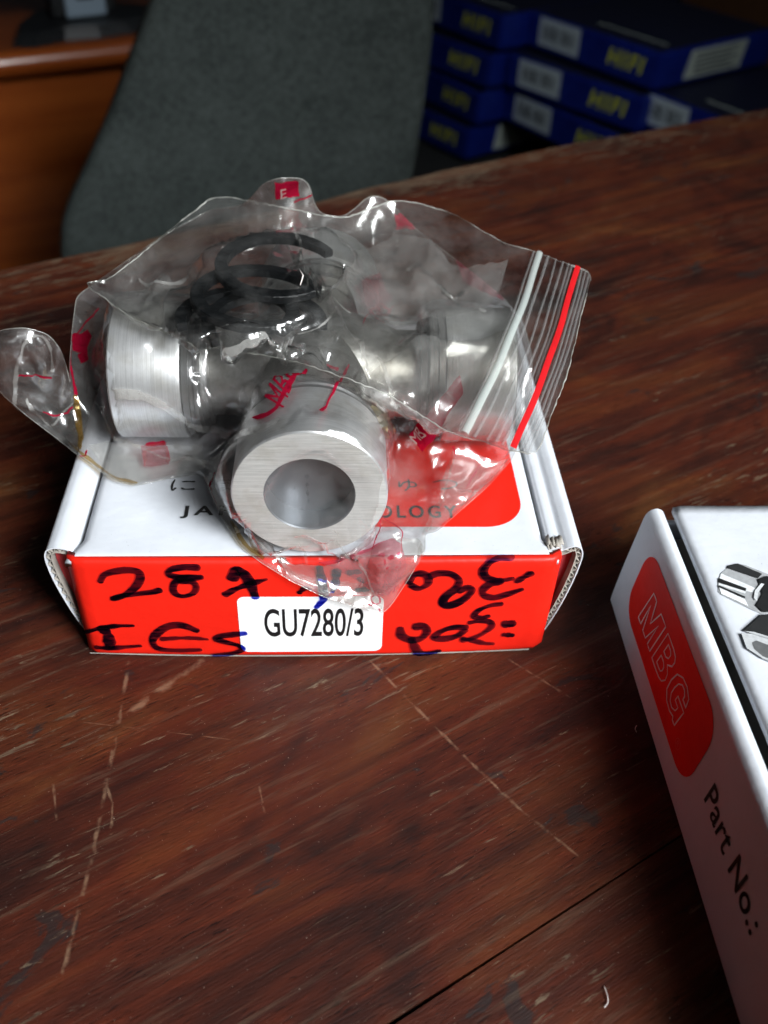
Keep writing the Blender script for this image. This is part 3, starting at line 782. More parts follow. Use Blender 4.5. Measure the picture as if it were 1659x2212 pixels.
# ------------------------------------------------------------------ plastic films (settled like cloth over the parts)
CYL = []
rot = R_(-1.0)
for ang in (-90, 180, 0, 90):
    d = np.array([math.cos(R_(ang)+rot), math.sin(R_(ang)+rot), 0]); c0 = np.array([CX, CY, CZ])
    CYL.append((c0+d*(HALF-0.0095), d, 0.0095, 0.0150)); CYL.append((c0+d*0.012, d, 0.012, 0.0125))
def sdf(P, extra=()):
    D = np.full(len(P), 1e9)
    for c, ax, hl, r in list(CYL)+list(extra):
        q = P-c; h = q @ ax; rad = np.linalg.norm(q-np.outer(h, ax), axis=1)
        dx = rad-r; dy = np.abs(h)-hl
        D = np.minimum(D, np.minimum(np.maximum(dx, dy), 0)+np.hypot(np.maximum(dx, 0), np.maximum(dy, 0)))
    # carton top
    q = np.abs(P-np.array([0, 0.048, 0.0143]))-np.array([0.055, 0.0485, 0.0147])
    D = np.minimum(D, np.minimum(q.max(1), 0)+np.linalg.norm(np.maximum(q, 0), axis=1))
    D = np.minimum(D, P[:, 2]-0.0003)
    return D
def grad(P, ex):
    e = 2e-4; g = np.stack([sdf(P+np.eye(3)[i]*e, ex)-sdf(P-np.eye(3)[i]*e, ex) for i in range(3)], 1)
    return g/np.maximum(np.linalg.norm(g, axis=1, keepdims=True), 1e-9)
def inside(P, poly):
    x, y = P[:, 0], P[:, 1]; r = np.zeros(len(P), bool); n = len(poly)
    for i in range(n):
        x0, y0 = poly[i]; x1, y1 = poly[(i+1) % n]
        if y0 == y1: continue
        c = ((y0 > y) != (y1 > y)) & (x < (x1-x0)*(y-y0)/(y1-y0)+x0); r ^= c
    return r
class Film:
    def __init__(s, outline, sp, seed):
        rs = np.random.RandomState(seed); s.rs = rs
        O = np.array(outline, float); B = []
        for i in range(len(O)):
            a, b = O[i], O[(i+1) % len(O)]; n = max(1, int(np.linalg.norm((b-a)[:2])/sp))
            for k in range(n): B.append(a+(b-a)*k/n)
        B = np.array(B)
        for _ in range(2): B = 0.5*B+0.25*(np.roll(B, 1, 0)+np.roll(B, -1, 0))
        s.B = B
        lo, hi = B[:, :2].min(0), B[:, :2].max(0); G = []
        row = 0; y = lo[1]
        while y < hi[1]:
            xs = np.arange(lo[0]+(row % 2)*sp/2, hi[0], sp); G.append(np.stack([xs, np.full(len(xs), y)], 1)); y += sp*0.866; row += 1
        G = np.vstack(G); G += rs.uniform(-0.18, 0.18, G.shape)*sp
        G = G[inside(G, B[:, :2])]
        ok = np.ones(len(G), bool)
        for b in B: ok &= ((G-b[:2])**2).sum(1) > (0.55*sp)**2
        G = G[ok]
        allv = np.vstack([B[:, :2], G]); nb = len(B)
        r = delaunay_2d_cdt([Vector(p) for p in allv], [(i, (i+1) % nb) for i in range(nb)], [], 1, 1e-4)
        s.D = np.array([v[:] for v in r[0]]); s.F = np.array([f[:] for f in r[2] if len(f) == 3])
        # orient upwards (image y points down)
        a = s.D[s.F[:, 0]]; b = s.D[s.F[:, 1]]; c = s.D[s.F[:, 2]]
        ar = (b[:, 0]-a[:, 0])*(c[:, 1]-a[:, 1])-(b[:, 1]-a[:, 1])*(c[:, 0]-a[:, 0])
        s.F[ar > 0] = s.F[ar > 0][:, ::-1]
        E = {}
        for f in s.F:
            for i in range(3):
                p, q = f[i], f[(i+1) % 3]; E.setdefault((min(p, q), max(p, q)), []).append(f[(i+2) % 3])
        s.E = np.array(list(E.keys())); s.bend = np.array([l for l in E.values() if len(l) == 2])
        bnd = np.zeros(len(s.D), bool)
        for e, l in E.items():
            if len(l) == 1: bnd[list(e)] = True
        s.bnd = bnd; s.n = len(s.D)
        s.deg = np.bincount(s.E.ravel(), minlength=s.n).astype(float)
        z = np.full(s.n, B[:, 2].mean())
        for i in np.where(bnd)[0]: z[i] = B[np.argmin(((B[:, :2]-s.D[i])**2).sum(1)), 2]
        for _ in range(900): z = np.where(bnd, z, s.avg(z))
        s.zh = z
        s.dr = np.array([ray(u, v) for u, v in s.D])
        bd = s.D[bnd]; s.dist = np.array([np.sqrt(((bd-p)**2).sum(1).min()) for p in s.D])
    def avg(s, x):
        if x.ndim == 1:
            return (np.bincount(s.E[:, 0], x[s.E[:, 1]], s.n)+np.bincount(s.E[:, 1], x[s.E[:, 0]], s.n))/s.deg
        return np.stack([s.avg(x[:, i]) for i in range(x.shape[1])], 1)
    def pos(s, z): return CAM+s.dr*((z-CAM[2])/s.dr[:, 2])[:, None]
    def settle(s, excess, iters, extra=(), eps=0.0004, amp=0.0006, zadd=None, loose=None, bend=0.12, smooth=25, crumple=0.0, cmask=None):
        z = s.zh.copy() if zadd is None else s.zh+zadd
        P = s.pos(z)
        for _ in range(70):
            bad = (sdf(P, extra) < eps) & ~s.bnd
            if not bad.any(): break
            z[bad] += 0.0005; P = s.pos(z)
        pin = s.bnd; P0 = P.copy()
        for _ in range(smooth):
            Q = s.avg(P); P = np.where(pin[:, None], P, 0.5*P+0.5*Q)
            d = sdf(P, extra); bad = (d < eps) & ~pin
            if bad.any(): P[bad] += grad(P[bad], extra)*(eps-d[bad])[:, None]
        i, j = s.E[:, 0], s.E[:, 1]
        L0 = np.linalg.norm(P[i]-P[j], axis=1)
        mid = (s.D[i]+s.D[j])/2
        nz = np.zeros(len(mid)); wn = np.zeros(s.n)
        for _ in range(10):
            th = s.rs.uniform(0, 6.28); lam = s.rs.uniform(90, 320); ph = s.rs.uniform(0, 6.28); kx, ky = math.cos(th)*6.28/lam, math.sin(th)*6.28/lam
            nz += np.sin(mid @ np.array([kx, ky])+ph); 
            lam2 = s.rs.uniform(28, 90); wn += np.sin(s.D @ (np.array([kx, ky])*lam/lam2)+ph)
        L = L0*(1+excess*np.clip(1+0.45*nz, 0.1, 2.6))
        bi, bj = s.bend[:, 0], s.bend[:, 1]; LB = np.linalg.norm(P[bi]-P[bj], axis=1)*(1+excess*0.6)
        ndeg = s.deg; bdeg = np.maximum(1, np.bincount(s.bend.ravel(), minlength=s.n))
        up = np.array([0, 0, 1.0])
        P = P+np.where(pin, 0, wn*amp/4)[:, None]*up
        pr = P.copy(); g = np.array([0, 0, -2.5e-6])
        for it in range(iters):
            v = (P-pr)*0.90; pr = P.copy(); P = P+np.where(pin[:, None], 0, v+g)
            for _ in range(2):
                d = P[j]-P[i]; l = np.linalg.norm(d, axis=1); c = d*((l-L)/np.maximum(l, 1e-9)*0.5)[:, None]
                A = np.stack([np.bincount(i, c[:, k], s.n)-np.bincount(j, c[:, k], s.n) for k in range(3)], 1)/ndeg[:, None]*1.7
                d = P[bj]-P[bi]; l = np.linalg.norm(d, axis=1); c = d*((l-LB)/np.maximum(l, 1e-9)*0.5)[:, None]
                A += np.stack([np.bincount(bi, c[:, k], s.n)-np.bincount(bj, c[:, k], s.n) for k in range(3)], 1)/bdeg[:, None]*bend*4
                P = P+np.where(pin[:, None], 0, A)
            d = sdf(P, extra); bad = (d < eps) & ~pin
            if bad.any(): P[bad] += grad(P[bad], extra)*(eps-d[bad])[:, None]
        if crumple:
            s.P = P; s.mapper(); t = np.zeros(s.n)
            for q in range(11):
                th = s.rs.uniform(0, 3.14); lam = s.rs.uniform(60, 260); ph = s.rs.uniform(0, 1)
                x = (s.D @ np.array([math.cos(th), math.sin(th)]))/lam+ph+0.22*np.sin(s.D @ np.array([-math.sin(th), math.cos(th)])*6.28/(lam*2.3)+q)
                env = np.clip(0.5+0.8*np.sin(s.D @ np.array([math.cos(q*1.7), math.sin(q*1.7)])/95.0+q*2.1), 0, 1)
                t += (2*np.abs(2*(x-np.floor(x+0.5)))-1)*(lam/150)**0.8*env
            P = P+s.N*(crumple*t*np.minimum(1, s.dist/28)*(1 if cmask is None else cmask))[:, None]
            for _ in range(2):
                d = sdf(P, extra); bad = (d < eps) & ~pin
                if bad.any(): P[bad] += grad(P[bad], extra)*(eps-d[bad])[:, None]
        s.P = P
        return s
    def under(s, z): 
        o = Film.__new__(Film); o.__dict__ = dict(s.__dict__); o.P = s.pos(z); return o
    def make(s, name, mat, parent):
        return obj(name, mesh(s.P, s.F), mat, parent, True)
    def mapper(s):
        s.bvh = BVHTree.FromPolygons([(p[0], p[1], 0) for p in s.D], [tuple(map(int, f)) for f in s.F])
        nr = np.zeros((s.n, 3)); a, b, c = s.P[s.F[:, 0]], s.P[s.F[:, 1]], s.P[s.F[:, 2]]; fn = np.cross(b-a, c-a)
        for k in range(3):
            for x in range(3): nr[:, x] += np.bincount(s.F[:, k], fn[:, x], s.n)
        s.N = nr/np.maximum(np.linalg.norm(nr, axis=1, keepdims=True), 1e-15)
        return s
    def on(s, u, v, off=0.00018):
        loc, n_, fi, dd = s.bvh.find_nearest((u, v, 0))
        f = s.F[fi]; A, B, C = s.D[f[0]], s.D[f[1]], s.D[f[2]]
        T = np.array([[B[0]-A[0], C[0]-A[0]], [B[1]-A[1], C[1]-A[1]]]); w_ = np.linalg.solve(T, np.array([loc[0], loc[1]])-A)
        k = np.array([1-w_[0]-w_[1], w_[0], w_[1]])
        return k @ s.P[f] + off*(k @ s.N[f])

# --- outer printed bag
OUT_A = [(60, 900, .036), (120, 945, .033), (170, 985, .0305), (250, 1040, .0298), (290, 1050, .0295), (360, 1034, .0295), (440, 1022, .0298), (450, 1055, .030), (480, 1120, .0298), (520, 1180, .0292), (560, 1213, .0286), (630, 1256, .0250), (700, 1290, .0215), (770, 1312, .0190), (826, 1327, .0175),
         (846, 1306, .0190), (880, 1255, .0240), (919, 1190, .0290), (917, 1148, .0298), (938, 1153, .0295), (1000, 1098, .0295), (1060, 1045, .0305), (1108, 990, .0320), (1130, 930, .034), (1148, 850, .040), (1150, 770, .046), (1130, 690, .049), (1085, 640, .051),
         (990, 565, .054), (905, 500, .056), (850, 445, .060), (825, 424, .064), (795, 424, .064), (765, 452, .061), (740, 470, .059), (690, 462, .060), (678, 438, .064), (668, 395, .070), (655, 384, .072), (600, 384, .073), (565, 397, .071), (545, 425, .066), (520, 445, .060), (455, 452, .056), (350, 510, .052), (250, 580, .051), (190, 622, .051), (165, 640, .051), (155, 720, .047),
         (150, 790, .044), (152, 835, .042), (146, 800, .046), (132, 755, .051), (105, 722, .056), (55, 707, .058), (0, 712, .058), (-30, 740, .056), (-30, 800, .049), (2, 850, .042)]
bagA = thing('printed_bag', 'crumpled clear plastic bag with red print wrapped round the steel joint', 'plastic bag')
fa = Film(OUT_A, 9.5, 1)
bulge = 0.004*np.exp(-((fa.D[:, 0]-70)**2/70**2+(fa.D[:, 1]-810)**2/70**2)) + 0.003*np.exp(-((fa.D[:, 0]-1010)**2/60**2+(fa.D[:, 1]-1040)**2/60**2)) + 0.002*np.exp(-((fa.D[:, 0]-790)**2/60**2+(fa.D[:, 1]-1230)**2/60**2))
fa.settle(0.028, 160, zadd=bulge, amp=0.0009, crumple=0.00075)
fa.make('film', M['film'], bagA)
lowz = 0.0297+(fa.zh-0.0297)*np.exp(-fa.dist/70.0)
lowz = np.where(fa.zh < 0.0297, fa.zh-0.0008*np.minimum(1, fa.dist/30), lowz)
fa.under(lowz).make('film_underside', M['film'], bagA)
fa.mapper()
# sealed edge of the bag
def edge_tube(fm, r, idx=None, seg=6):
    B = fm.B; pts = [atz(b[0], b[1], b[2]) for b in B]
    if idx: pts = pts[idx[0]:idx[1]]
    return tube(pts+([pts[0]] if not idx else []), r, seg)
o = obj('sealed_edge', mesh(*edge_tube(fa, 0.00006)), M['edgefilm'], bagA, True)
# red printing on the bag, laid onto the film
def decal(fm, shapes, mat, parent, name, off=0.00016, step=7.0):
    for V, F in shapes:
        V, F = subdiv(V, F, step); obj(name, mesh([fm.on(p[0], p[1], off) for p in V], F), mat, parent, True)
def pl(pts, wd=4.0, n=5): V, F, _ = ribbon2d(pts, wd, n, False); return V, F
def txt(body, x, y, size, ang, xs=1.0, bold=0.02, shear=0.0):
    V, F = text2d(body, size, bold*size, shear, xs, 1.0, resolution=3); a = R_(ang); V = V*np.array([1, -1])
    return np.stack([x+V[:, 0]*math.cos(a)+V[:, 1]*math.sin(a)*1.0, y-V[:, 0]*math.sin(a)+V[:, 1]*math.cos(a)], 1), F
def q6(X, Y): return ((800+X/1.276)*.54, (1450+Y/1.276)*.54)
def q4(X, Y): return ((1100+X/1.229)*.54, (650+Y/1.229)*.54)
def qb(X, Y): return (X/2.011*.54, (900+Y/2.011)*.54)
lines = [pl([q6(745, 0), q6(605, 275)], 5), pl([q6(545, 40), q6(355, 310)], 7), pl([q6(950, 725), q6(915, 860), q6(860, 1010), q6(800, 1170)], 2.2), pl([q6(950, 725), q6(1000, 780), q6(1035, 875), q6(1015, 1000), q6(990, 1175)], 2.2),
         pl([qb(120, 1215), qb(270, 1215), qb(435, 1240)], 4), pl([qb(340, 1490), qb(440, 1512), qb(530, 1490), qb(575, 1440)], 3), pl([qb(555, 950), qb(560, 1120), qb(610, 1340)], 6), pl([qb(800, 640), qb(690, 770), qb(575, 930)], 3),
         pl([qb(720, 1790), qb(690, 1840), qb(625, 1870)], 3), pl([qb(890, 2075), qb(980, 2090), qb(1090, 2108)], 2), pl([(640, 438), (678, 418)], 2.5), pl([q4(880, 1350), q4(900, 1395)], 3), pl([q4(960, 1540), q4(1040, 1400)], 2.5),
         pl([qb(1145, 1890), qb(1150, 1740), qb(1330, 1720), qb(1335, 1840)], 7), pl([qb(1170, 1690), qb(1300, 1680)], 9), pl([(458, 1010), (452, 1050), (466, 1085)], 2.5), pl([q4(590, 310), q4(770, 330), q4(960, 400), q4(1120, 420)], 2), pl([q4(430, 840), q4(580, 670)], 3)]
decal(fa, lines, M['bagred'], bagA, 'printed_line')
blocks = [poly_fill([q4(672, 1290), q4(735, 1375), q4(930, 1095), q4(912, 1010)]), poly_fill([q4(585, 245), q4(745, 265), q4(770, 325), q4(595, 305)]), poly_fill([(592, 390), (646, 390), (650, 426), (596, 424)]),
          poly_fill([qb(570, 880), qb(720, 810), qb(760, 870), qb(700, 990), qb(590, 1000)]), poly_fill([qb(640, 1010), qb(720, 960), qb(730, 1050), qb(650, 1090)])]
decal(fa, blocks, M['bagred'], bagA, 'printed_block')
M['bagpink'] = printed('faint_red_print', (0.60, 0.16, 0.20), 0.28)
decal(fa, [poly_fill([(985, 560), (1040, 548), (1102, 552), (1060, 585), (1090, 650), (1040, 625), (1000, 600)]), poly_fill([(770, 600), (830, 560), (850, 620), (810, 680), (780, 660)]), poly_fill([(690, 1195), (760, 1180), (850, 1175), (880, 1210), (840, 1290), (760, 1240)]), poly_fill([(300, 940), (355, 935), (362, 990), (310, 996)])], M['bagpink'], bagA, 'printed_block', 0.00022)
decal(fa, [txt('MB', *q4(705, 1345), 34, 52, 0.9, 0.0, 0.2), txt('E', 603, 424, 34, 0, 1.0, 0.0)], M['bagclear'], bagA, 'printed_letters', 0.0003)
decal(fa, [txt('JOINT', *q6(905, 1262), 32, 63, 0.85, 0.01), txt('MBG', *q6(438, 238), 44, 62, 0.8, 0.0), pl([q6(640, 10), q6(690, 30)], 6), txt('GU', *q4(470, 790), 50, 40, 0.9, 0.01)], M['bagred'], bagA, 'printed_letters')

M['fold'] = film('doubled_film_fold_and_glint', (0.93, 0.92, 0.90), 0.22, (0.9, 0.88, 0.84), 0.10, 0.2, 0.08)
M['amber'] = film('amber_stained_film', (0.80, 0.58, 0.26), 0.10, (0.6, 0.36, 0.10), 0.1, 0.5, 0.1)
def rb(pts, wd, tp=0.0): V, F, _ = ribbon2d(pts, wd, 8, True, tp); return V, F
decal(fa, [rb([(228, 798), (300, 832), (370, 868), (440, 900), (500, 940), (540, 985)], 14), rb([(985, 950), (965, 1040), (945, 1090), (920, 1150), (908, 1200)], 13), rb([(612, 905), (585, 950), (548, 990)], 9, .5),  # folds, except the last ribbon here: a bright glint painted as pale film
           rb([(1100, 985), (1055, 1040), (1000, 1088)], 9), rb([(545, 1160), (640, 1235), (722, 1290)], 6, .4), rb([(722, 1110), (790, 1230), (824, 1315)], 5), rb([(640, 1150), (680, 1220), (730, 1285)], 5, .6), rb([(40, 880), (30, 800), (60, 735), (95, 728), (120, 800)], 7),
           rb([(58, 860), (90, 905), (112, 918)], 6, .5), rb([(110, 915), (140, 880), (155, 865)], 4, .6), rb([(210, 860), (250, 905), (330, 960), (420, 1000)], 5, .6)], M['fold'], bagA, 'film_fold_or_glint', 0.0004)
M['veil'] = film('doubled_film', (0.92, 0.91, 0.88), 0.12, (0.94, 0.93, 0.91), 0.22, 0.12, 0.06, False)
decal(fa, [poly_fill([(600, 1195), (700, 1205), (800, 1185), (905, 1165), (915, 1190), (878, 1252), (845, 1303), (826, 1322), (770, 1308), (700, 1286), (630, 1250)]), poly_fill([(985, 960), (1040, 962), (1100, 985), (1055, 1042), (1000, 1092), (940, 1148), (925, 1145), (950, 1085), (970, 1030)]),
           poly_fill([(195, 950), (260, 925), (330, 945), (430, 935), (440, 1015), (360, 1030), (290, 1044), (230, 1020)])], M['veil'], bagA, 'film_fold_or_glint', 0.0003)
decal(fa, [rb([(150, 950), (200, 995), (250, 1028), (295, 1044)], 11, .5), rb([(162, 850), (170, 910), (182, 960)], 13, .7), rb([(500, 1125), (530, 1175), (570, 1208)], 9, .4)], M['amber'], bagA, 'amber_stain', 0.0003)

# --- small zip bag with the snap rings
OUT_B = [(181, 610, .0625), (235, 604, .0625), (295, 557, .0615), (378, 488, .0615), (440, 440, .0620), (456, 427, .0635), (490, 425, .0645), (555, 437, .0650), (620, 450, .0650), (690, 464, .0645), (745, 471, .0635), (790, 455, .0640), (850, 432, .0650), (905, 438, .0650), (980, 462, .0645), (1040, 497, .0635), (1090, 525, .0630), (1165, 547, .0625), (1220, 568, .0620), (1270, 586, .0612), (1278, 594, .0610),
         (1262, 655, .0612), (1240, 750, .0610), (1225, 810, .0600), (1190, 900, .0580), (1162, 975, .0560), (1148, 985, .0558), (1120, 975, .0560), (1100, 974, .0560), (1050, 955, .0562), (985, 940, .0565), (945, 920, .0570), (900, 890, .0575), (835, 850, .0590), (770, 825, .0600), (700, 800, .0600), (640, 782, .0590), (560, 765, .0585), (490, 757, .0590), (455, 748, .0595), (430, 762, .0585), (415, 742, .0598), (380, 728, .0605), (330, 705, .0615), (270, 678, .0622), (235, 650, .0625), (200, 628, .0625)]
bagB = thing('zip_bag', 'small hazy zip-lock bag with red stripe holding black snap rings', 'plastic bag')
fb = Film(OUT_B, 9.0, 7)
ringc = [(np.array(atz(u, v, z)), np.array([0, 0, 1.0]), 0.0016, 0.0146) for (u, v, z, *_r) in RINGS]
zipmask = np.clip((fb.D[:, 0]+0.42*(fb.D[:, 1]-760)-1010)/60, 0, 1)
fb.settle(0.035, 190, extra=ringc, amp=0.0011, eps=0.0006, zadd=0.0022*np.minimum(1, fb.dist/40)*(1-zipmask), crumple=0.00100, cmask=1-0.9*zipmask)
# the stiff zip end stays flat
flat = fb.pos(fb.zh+0.0003); fb.P = fb.P*(1-0.85*zipmask[:, None])+flat*0.85*zipmask[:, None]
for _ in range(3):
    d = sdf(fb.P); bad = (d < 0.0006) & ~fb.bnd
    if bad.any(): fb.P[bad] += grad(fb.P[bad], ())*(0.0006-d[bad])[:, None]
fb.make('film', M['filmzip'], bagB)
fz = fb.zh-0.0032*np.minimum(1, fb.dist/45)*(1-0.8*zipmask)
low = fb.under(fz)
d = sdf(low.P); 
for _ in range(30):
    bad = sdf(low.P) < 0.0002
    if not bad.any(): break
    fz = np.where(bad & ~fb.bnd, np.minimum(fz+0.0004, fb.zh+0.004), fz); low = fb.under(fz)
low.make('film_underside', M['filmzip'], bagB)
fb.mapper()
B = fb.B; pts = [Vector(atz(b[0], b[1], b[2])) for b in B]; rs = np.random.RandomState(4)
pts = [p+Vector(rs.uniform(-0.00012, 0.00012, 3)) for p in pts]
obj('sealed_edge', mesh(*tube(pts+[pts[0]], list(rs.uniform(0.00007, 0.00017, len(pts)+1)), 6)), M['edgefilm'], bagB, True)
def film_strip(fm, a, b, wd, name, mat, hgt, n=40, rnd_=True, off=0.0002):
    """raised rib following the film between two points of the bag"""
    P = [fm.on(a[0]+(b[0]-a[0])*t+10*math.sin(math.pi*t)+1.2*math.sin(17*t+a[0]), a[1]+(b[1]-a[1])*t, off) for t in np.linspace(0, 1, n)]
    P = np.array(P)
    for _ in range(6): P[1:-1] = 0.5*P[1:-1]+0.25*(P[:-2]+P[2:])
    V = []; F = []; prof = [(-1, 0), (-0.7, 0.7), (0, 1), (0.7, 0.7), (1, 0)]
    for i in range(n):
        t = P[min(n-1, i+1)]-P[max(0, i-1)]; t /= np.linalg.norm(t); up = np.array([0.25, -0.2, 0.95]); sd = np.cross(t, up); sd /= np.linalg.norm(sd); u2 = np.cross(sd, t)
        for (x, y) in prof: V.append(P[i]+sd*x*wd/2+u2*y*hgt)
    for i in range(n-1):
        for k in range(4): F.append((i*5+k, i*5+k+1, (i+1)*5+k+1, (i+1)*5+k))
    return obj(name, mesh(V, F), mat, bagB, True)
film_strip(fb, (1166, 549), (1002, 940), 0.0015, 'zip_ridge', M['zipridge'], 0.00035, off=0.0006)
film_strip(fb, (1246, 580), (1107, 973), 0.00125, 'zip_stripe', M['zipred'], 0.00005, off=0.0007)
for a, b, wd in (((1152, 545), (990, 935), 0.0006), ((1182, 556), (1024, 948), 0.0007), ((1200, 562), (1052, 954), 0.0005), ((1214, 568), (1070, 960), 0.0006), ((1226, 572), (1084, 966), 0.0005), ((1234, 575), (1093, 970), 0.0006), ((1256, 584), (1122, 974), 0.0006), ((1263, 590), (1132, 978), 0.0006), ((1270, 596), (1142, 980), 0.0006)):
    film_strip(fb, a, b, wd, 'zip_rib', M['ziprib'], 0.00035)
# doubled, cloudier layers of film under the right half of the small bag
decal(fb, [poly_fill([(800, 770), (845, 735), (930, 700), (1040, 690), (1105, 705), (1128, 770), (1105, 860), (1075, 930), (1020, 938), (950, 912), (900, 880), (840, 840)]),
           poly_fill([(760, 520), (850, 470), (930, 490), (1010, 540), (1100, 545), (1080, 590), (1040, 620), (985, 640), (860, 660), (780, 640), (745, 580)]),
           poly_fill([(215, 622), (290, 605), (350, 560), (380, 590), (370, 650), (330, 690), (270, 668)])], M['veil'], bagB, 'film_fold_or_glint', -0.0004, 9.0)
decal(fb, [rb([(700, 640), (760, 700), (790, 730), (800, 780)], 6, .4), rb([(420, 560), (380, 590), (330, 600), (300, 580)], 7, .5), rb([(640, 560), (700, 620), (760, 650)], 5, .4), rb([(820, 740), (850, 800), (870, 850)], 8, .3), rb([(960, 560), (1010, 600), (1050, 640)], 7, .2), rb([(500, 745), (600, 730), (680, 700), (720, 650)], 6, .3), rb([(590, 470), (640, 520), (640, 560)], 5, .5)], M['fold'], bagB, 'film_fold_or_glint', 0.0003, 9.0)
# bit of lint lying on the bag
p0 = fb.on(640, 612, .0004); p1 = fb.on(643, 624, .0007); p2 = fb.on(640, 636, .0004)
tag(obj('lint_fibre', mesh(*tube([p0, p1, p2], [0.00008, 0.00016, 0.0001], 6)), M['lint'], None, True), 'tiny pale fibre lying on the small zip bag', 'lint')
def table_lint(uv, r, label):
    P = [Vector(atz(u, v, 0.0003+0.0003*(i % 2))) for i, (u, v) in enumerate(uv)]
    tag(obj('lint_fibre', mesh(*tube(catmull([list(p) for p in P], 5), r, 6)), M['lint'], None, True), label, 'lint', 'bits of lint on the table')
table_lint([(1305, 2130), (1312, 2150), (1313, 2165), (1306, 2176)], 0.00010, 'curved pale fibre on the table near the bottom edge of the picture')
table_lint([(1375, 1567), (1372, 1574), (1375, 1582)], 0.00007, 'short pale fibre on the table close to the right-hand carton')

# ------------------------------------------------------------------ background
M['floor'] = plain('dark_floor', (0.03, 0.028, 0.026), 0.7, nscale=20)
structure(obj('floor', mesh([(-4, -2, FLOOR), (4, -2, FLOOR), (4, 5, FLOOR), (-4, 5, FLOOR)], [(0, 1, 2, 3)]), M['floor']))
def fabric():
    k = N('grey_upholstery'); c = k.coords()
    n = k.noise(c, 260, 4, 0.7); n2 = k.noise(c, 24, 4, 0.6); n3 = k.noise(c, 900, 2)
    a = k.ramp(k.math('MULTIPLY_ADD', n2, 0.25, k.math('MULTIPLY', n, 0.75)), [(0.36, (0.031, 0.038, 0.036)), (0.64, (0.084, 0.099, 0.094))])
    return k.done(k.principled(a, 0.95, 0, 0.1, k.math('ADD', n, n3), 0.6, 0.002))
M['fabric'] = fabric()
M['blackplastic'] = plain('black_plastic', (0.012, 0.013, 0.015), 0.5, nscale=30)
M['silver'] = plain('grey_blue_plastic', (0.30, 0.38, 0.46), 0.4)
M['screen'] = plain('pale_screen_trim', (0.45, 0.55, 0.62), 0.4)
def deskwood():
    k = N('orange_varnished_wood'); c = k.coords((3, 40, 40)); n = k.noise(c, 1.0, 5, 0.6, 0.4)
    a = k.ramp(n, [(0.3, (0.26, 0.050, 0.008)), (0.7, (0.42, 0.100, 0.017))])
    return k.done(k.principled(a, 0.3, 0, 0.5, None, 0, 0, 0.4, 0.15))
M['desk'] = deskwood()

# chair backrest
YC = 0.74
ch = thing('office_chair', 'grey upholstered chair backrest standing behind the table', 'chair', tuple(aty(520, 300, YC)[:2])+(FLOOR,))
cl = Vector(ch.location)
OUTC = [(150, 640), (137, 560), (134, 500), (140, 455), (160, 400), (190, 335), (238, 225), (283, 105), (322, 0), (350, -70), (400, -130), (500, -165), (700, -170), (860, -150), (915, -100), (932, -30), (934, 40), (930, 100), (918, 200), (903, 295), (886, 390), (868, 470), (850, 560), (800, 640), (500, 690), (250, 680)]
cp = catmull(np.array([aty(u, v, YC) for u, v in OUTC+OUTC[:1]]), 5)[:-1]
cen = cp.mean(0); V = []; F = []; n = len(cp)
rows = [(0.90, -0.030), (0.955, -0.028), (0.985, -0.020), (1.0, -0.008), (1.0, 0.010), (0.985, 0.022), (0.95, 0.030), (0.85, 0.034)]
for sc_, dy in rows:
    for p in cp: q = cen+(p-cen)*sc_; V.append((q[0]-cl.x, q[1]+dy-cl.y, q[2]-cl.z))
for i in range(len(rows)-1):
    for k in range(n): F.append((i*n+k, i*n+(k+1) % n, (i+1)*n+(k+1) % n, (i+1)*n+k))
F.append(tuple(range(n))[::-1]); F.append(tuple(range((len(rows)-1)*n, len(rows)*n)))
obj('backrest', mesh(V, F), M['fabric'], ch, True)
zc = FLOOR
obj('seat', bmmesh(box_bm(-0.20, 0.20, 0.06, 0.46, 0.32, 0.385, 0.025, 4)), M['fabric'], ch, True)
obj('backrest_bracket', mesh(*tube([(0, 0.035, 0.52), (0, 0.05, 0.40), (0, 0.10, 0.31), (0, 0.25, 0.305)], 0.018, 10)), M['blackplastic'], ch, True)
obj('gas_lift', mesh(*tube([(0, 0.26, 0.06), (0, 0.26, 0.32)], 0.024, 14)), M['blackplastic'], ch, True)
for k in range(5):
    a = 2*math.pi*k/5+0.3; e = (0.27*math.cos(a), 0.26+0.27*math.sin(a), 0.055)
    obj('leg', mesh(*tube([(0, 0.26, 0.09), (0.5*e[0], 0.26+0.5*(e[1]-0.26), 0.08), e], [0.022, 0.018, 0.014], 8)), M['blackplastic'], ch, True)
    cs = obj('castor', mesh(*lathe([(0.001, -0.012), (0.022, -0.012), (0.025, -0.009), (0.025, 0.009), (0.022, 0.012), (0.001, 0.012)], 20)), M['blackplastic'], ch, True)
    cs.location = (e[0], e[1], 0.026); cs.rotation_euler = (R_(90), 0, a)

# desk at the left with bullnose top
ZD = -0.20
pa, pb = atz(0, 118, ZD), atz(290, 88, ZD); dv = (pb-pa)[:2]; ang = math.atan2(dv[1], dv[0])
dk = thing('desk', 'orange varnished wooden desk behind the chair at the left', 'desk', (pa[0], pa[1], FLOOR)); dk.rotation_euler = (0, 0, ang)
hd = ZD-FLOOR; V = []; F = []
prof = [(0.60, 0), (0.02, 0)] + [(0.016-0.016*math.sin(R_(a)), -0.016+0.016*math.cos(R_(a))) for a in range(0, 181, 15)] + [(0.03, -0.032), (0.60, -0.032)]
for x in (-0.7, 0.36):
    for (y, z) in prof: V.append((x, y, hd+z))
m = len(prof)
for k in range(m): F.append((k, (k+1) % m, m+(k+1) % m, m+k))
F += [tuple(range(m)), tuple(range(m, 2*m))[::-1]]
obj('desk_top', mesh(V, F), M['desk'], dk)
box('front_panel', -0.68, 0.34, 0.035, 0.055, 0.02, hd-0.0325, M['desk'], dk, 0.003)
